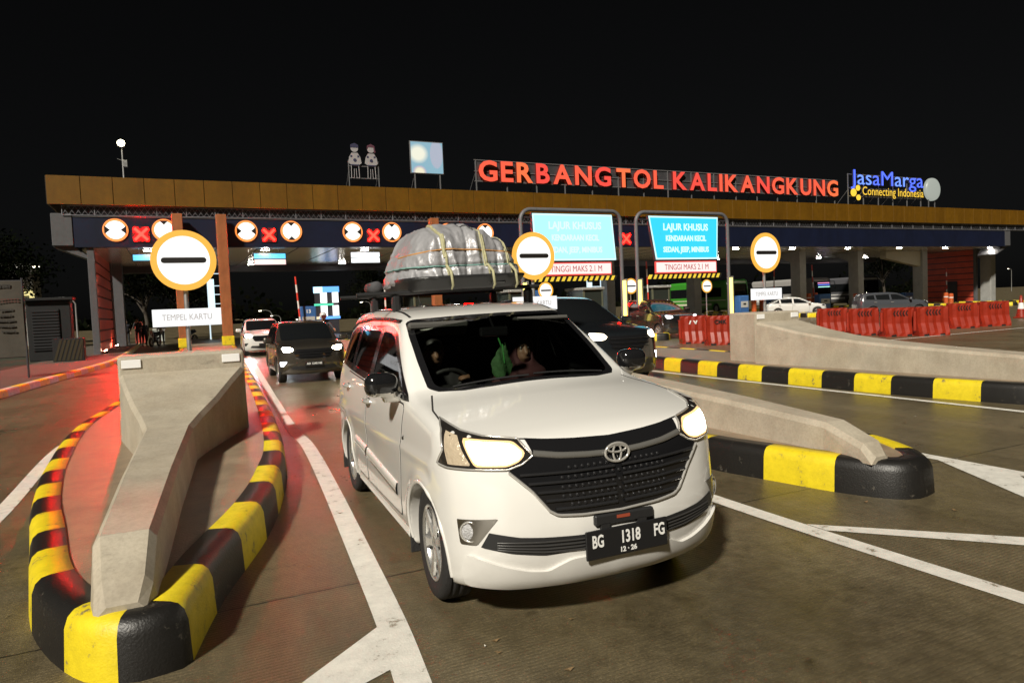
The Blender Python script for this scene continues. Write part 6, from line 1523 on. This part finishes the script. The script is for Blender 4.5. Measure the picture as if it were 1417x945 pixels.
J = seated(-2.12, .02, 1.25); figure('person', 'passenger in a pale blue top on the minivan rear seat between the front seats', HM, J, mat('pale_blue_shirt', (.30, .36, .45), .8), mat('dark_trousers', (.03, .03, .04), .8), .02)
def standing(h=1.68, arms=0.):
    s_ = h/1.68; J = dict(head=(.02, 0, 1.57*s_), neck=(0, 0, 1.40*s_), pelvis=(0, 0, .93*s_), sleeve=0)
    for k, s in (('R', -1), ('L', 1)):
        J['sh'+k] = (0, s*.19, 1.35*s_); J['el'+k] = (-.02+arms*.12, s*.25, 1.07*s_); J['wr'+k] = (.06+arms*.24, s*.24, .83*s_+arms*.22); J['hp'+k] = (0, s*.09, .90*s_); J['kn'+k] = (.03, s*.10, .49*s_); J['an'+k] = (-.01+.04*s, s*.11, .09*s_); J['toe'+k] = (.15+.04*s, s*.12, .045*s_)
    return J
def far_person(px, py, Y, label, h, face, cloth, arms=0.):
    x, y = at0(px, py) if Y is None else (at(px, py, Y).x, Y); M = Matrix.Translation((x, y, .15 if x < -2.0 else 0)) @ Matrix.Rotation(face, 4, 'Z'); figure('person', label, M, standing(h, arms), cloth, mat('far_trousers', (.02, .02, .025), .8), .035, group='people standing beyond the left lane')
far_person(176, 470, 52, 'person in dark clothes standing at the far left lane, leftmost of the far people', 1.6, -1.2, mat('far_shirt_a', (.03, .03, .04), .8))
far_person(192, 470, 50, 'person in black standing by the red far wall', 1.7, -1.9, mat('far_shirt_b', (.02, .02, .02), .8), 1.)
far_person(200, 470, 50.4, 'person in a dark jacket beside the one in black at the red wall', 1.65, -1.0, mat('far_shirt_c', (.025, .022, .02), .8))
far_person(224, 470, 52, 'person in a white shirt beyond the left concrete barrier', 1.55, -1.5, mat('far_shirt_d', (.45, .45, .45), .8), 1.)
# red hoarding behind them, and a pale one
for (px0, px1, py0, py1, Y, m, nm, lab) in ((186, 202, 446, 478, 56, mat('hoarding_red', (.40, .05, .03), .6), 'site_hoarding', 'red hoarding panel behind the far standing people'), (211, 229, 455, 478, 58, mat('hoarding_pale', (.42, .45, .42), .6), 'site_hoarding', 'pale hoarding panel beyond the left concrete barrier')):
    a, c = at(px0, py0, Y), at(px1, py1, Y); t = thing(nm, lab, 'hoarding', ((a.x+c.x)/2, Y, 0)); b = MB(); b.box((0, 0, a.z/2+.05), (c.x-a.x, .08, a.z-.1), m, bev=.01); b.build('panel', t)
    b = MB()
    for s in (-.45, .45): b.cyl((s*(c.x-a.x), .08, 0), (s*(c.x-a.x), .08, a.z), .04, M_DARK, n=8)
    b.build('post', t)
# motorcycle with its rider
def motorcycle(x, y, rz, label, lit=True, col=(.03, .03, .035), group='motorcycles'):
    t = thing('motorcycle', label, 'motorcycle', (x, y, 0), rz, group)
    for cx in (.62, -.62):
        b = MB(); b.lathe([(.22, -.05), (.28, -.055), (.30, 0), (.28, .055), (.22, .05)], M_RUBBER, 28, 'Y', (cx, 0, .30)); o = b.build('tyre', t)
        b = MB(); b.lathe([(.225, -.03), (.215, 0), (.225, .03)], M_ALLOY, 24, 'Y', (cx, 0, .30))
        for k in range(5): a = k*1.2566; b.cyl((cx, 0, .3), (cx+.22*math.cos(a), 0, .3+.22*math.sin(a)), .014, M_ALLOY, n=6)
        b.build('rim', o)
    bodyf = lambda P: smin(smin(ellipsoid((.12, 0, .72), (.26, .13, .14))(P), capsule((.1, 0, .55), (-.75, 0, .80), .09, .07)(P), .08), capsule((.05, 0, .42), (-.15, 0, .40), .15, .13)(P), .06)
    V, F = surface_nets(bodyf, (-1, -.3, .2), (.6, .3, 1.0), .035); np_obj('body', V, F, paint('bike_paint', col, .3), t)
    b = MB(); b.tube([(.08, 0, .84), (-.25, 0, .80), (-.65, 0, .86)], [.10, .12, .09], M_RUBBER, 10); b.build('seat', t)
    b = MB()
    for s in (-1, 1): b.tube([(.62, s*.08, .30), (.50, s*.09, .62), (.38, s*.08, .98)], .026, M_STEEL, 8)
    b.tube([(.36, -.36, 1.02), (.42, -.12, 1.0), (.42, .12, 1.0), (.36, .36, 1.02)], .016, M_TRIM, 8); b.build('fork', t)
    b = MB(); b.lathe([(.001, -.10), (.09, -.08), (.11, 0)], M_TRIM, 20, 'X', (.55, 0, .90)); b.build('headlight', t)
    b = MB(); b.lathe([(.001, .02), (.07, .015), (.105, .002)], lamp_mat('bike_lamp', (1, .95, .8), 40) if lit else M_LAMPCH, 20, 'X', (.55, 0, .90)); b.build('lamp_lens', t)
    b = MB(); b.tube([(.0, -.14, .32), (-.35, -.16, .30), (-.8, -.17, .42)], [.03, .04, .05], M_STEEL, 8); b.build('exhaust', t)
    return t
def rider_joints():
    J = dict(head=(-.10, 0, 1.53), neck=(-.17, 0, 1.36), pelvis=(-.30, 0, .92), sleeve=1)
    for k, s in (('R', -1), ('L', 1)):
        J['sh'+k] = (-.15, s*.19, 1.31); J['el'+k] = (.06, s*.30, 1.12); J['wr'+k] = (.28, s*.32, 1.04); J['hp'+k] = (-.28, s*.10, .90); J['kn'+k] = (.12, s*.20, .72); J['an'+k] = (-.05, s*.18, .36); J['toe'+k] = (.10, s*.19, .33)
    return J
mx_, my_ = 5.25, 26.2
motorcycle(mx_-.28, my_, facing(-.05, -1)-math.pi/2, 'motorcycle with a bright headlight waiting behind the dark hatchback')
figure('person', 'rider in a white helmet on the motorcycle behind the dark hatchback', Matrix.Translation((mx_-.28, my_, 0)) @ Matrix.Rotation(facing(-.05, -1)-math.pi/2, 4, 'Z'), rider_joints(), mat('rider_jacket', (.03, .03, .035), .7), mat('far_trousers', (.02, .02, .025), .8), .03, helmet=mat('white_helmet', (.6, .6, .6), .25, coat=.5))
p = at(262, 478, 52); motorcycle(p.x, 52, -2.2, 'parked dark motorcycle beyond the left concrete barrier', False, (.25, .03, .02))
p = at(215, 478, 50); motorcycle(p.x, 50, -1.9, 'parked dark motorcycle near the far standing people', False)
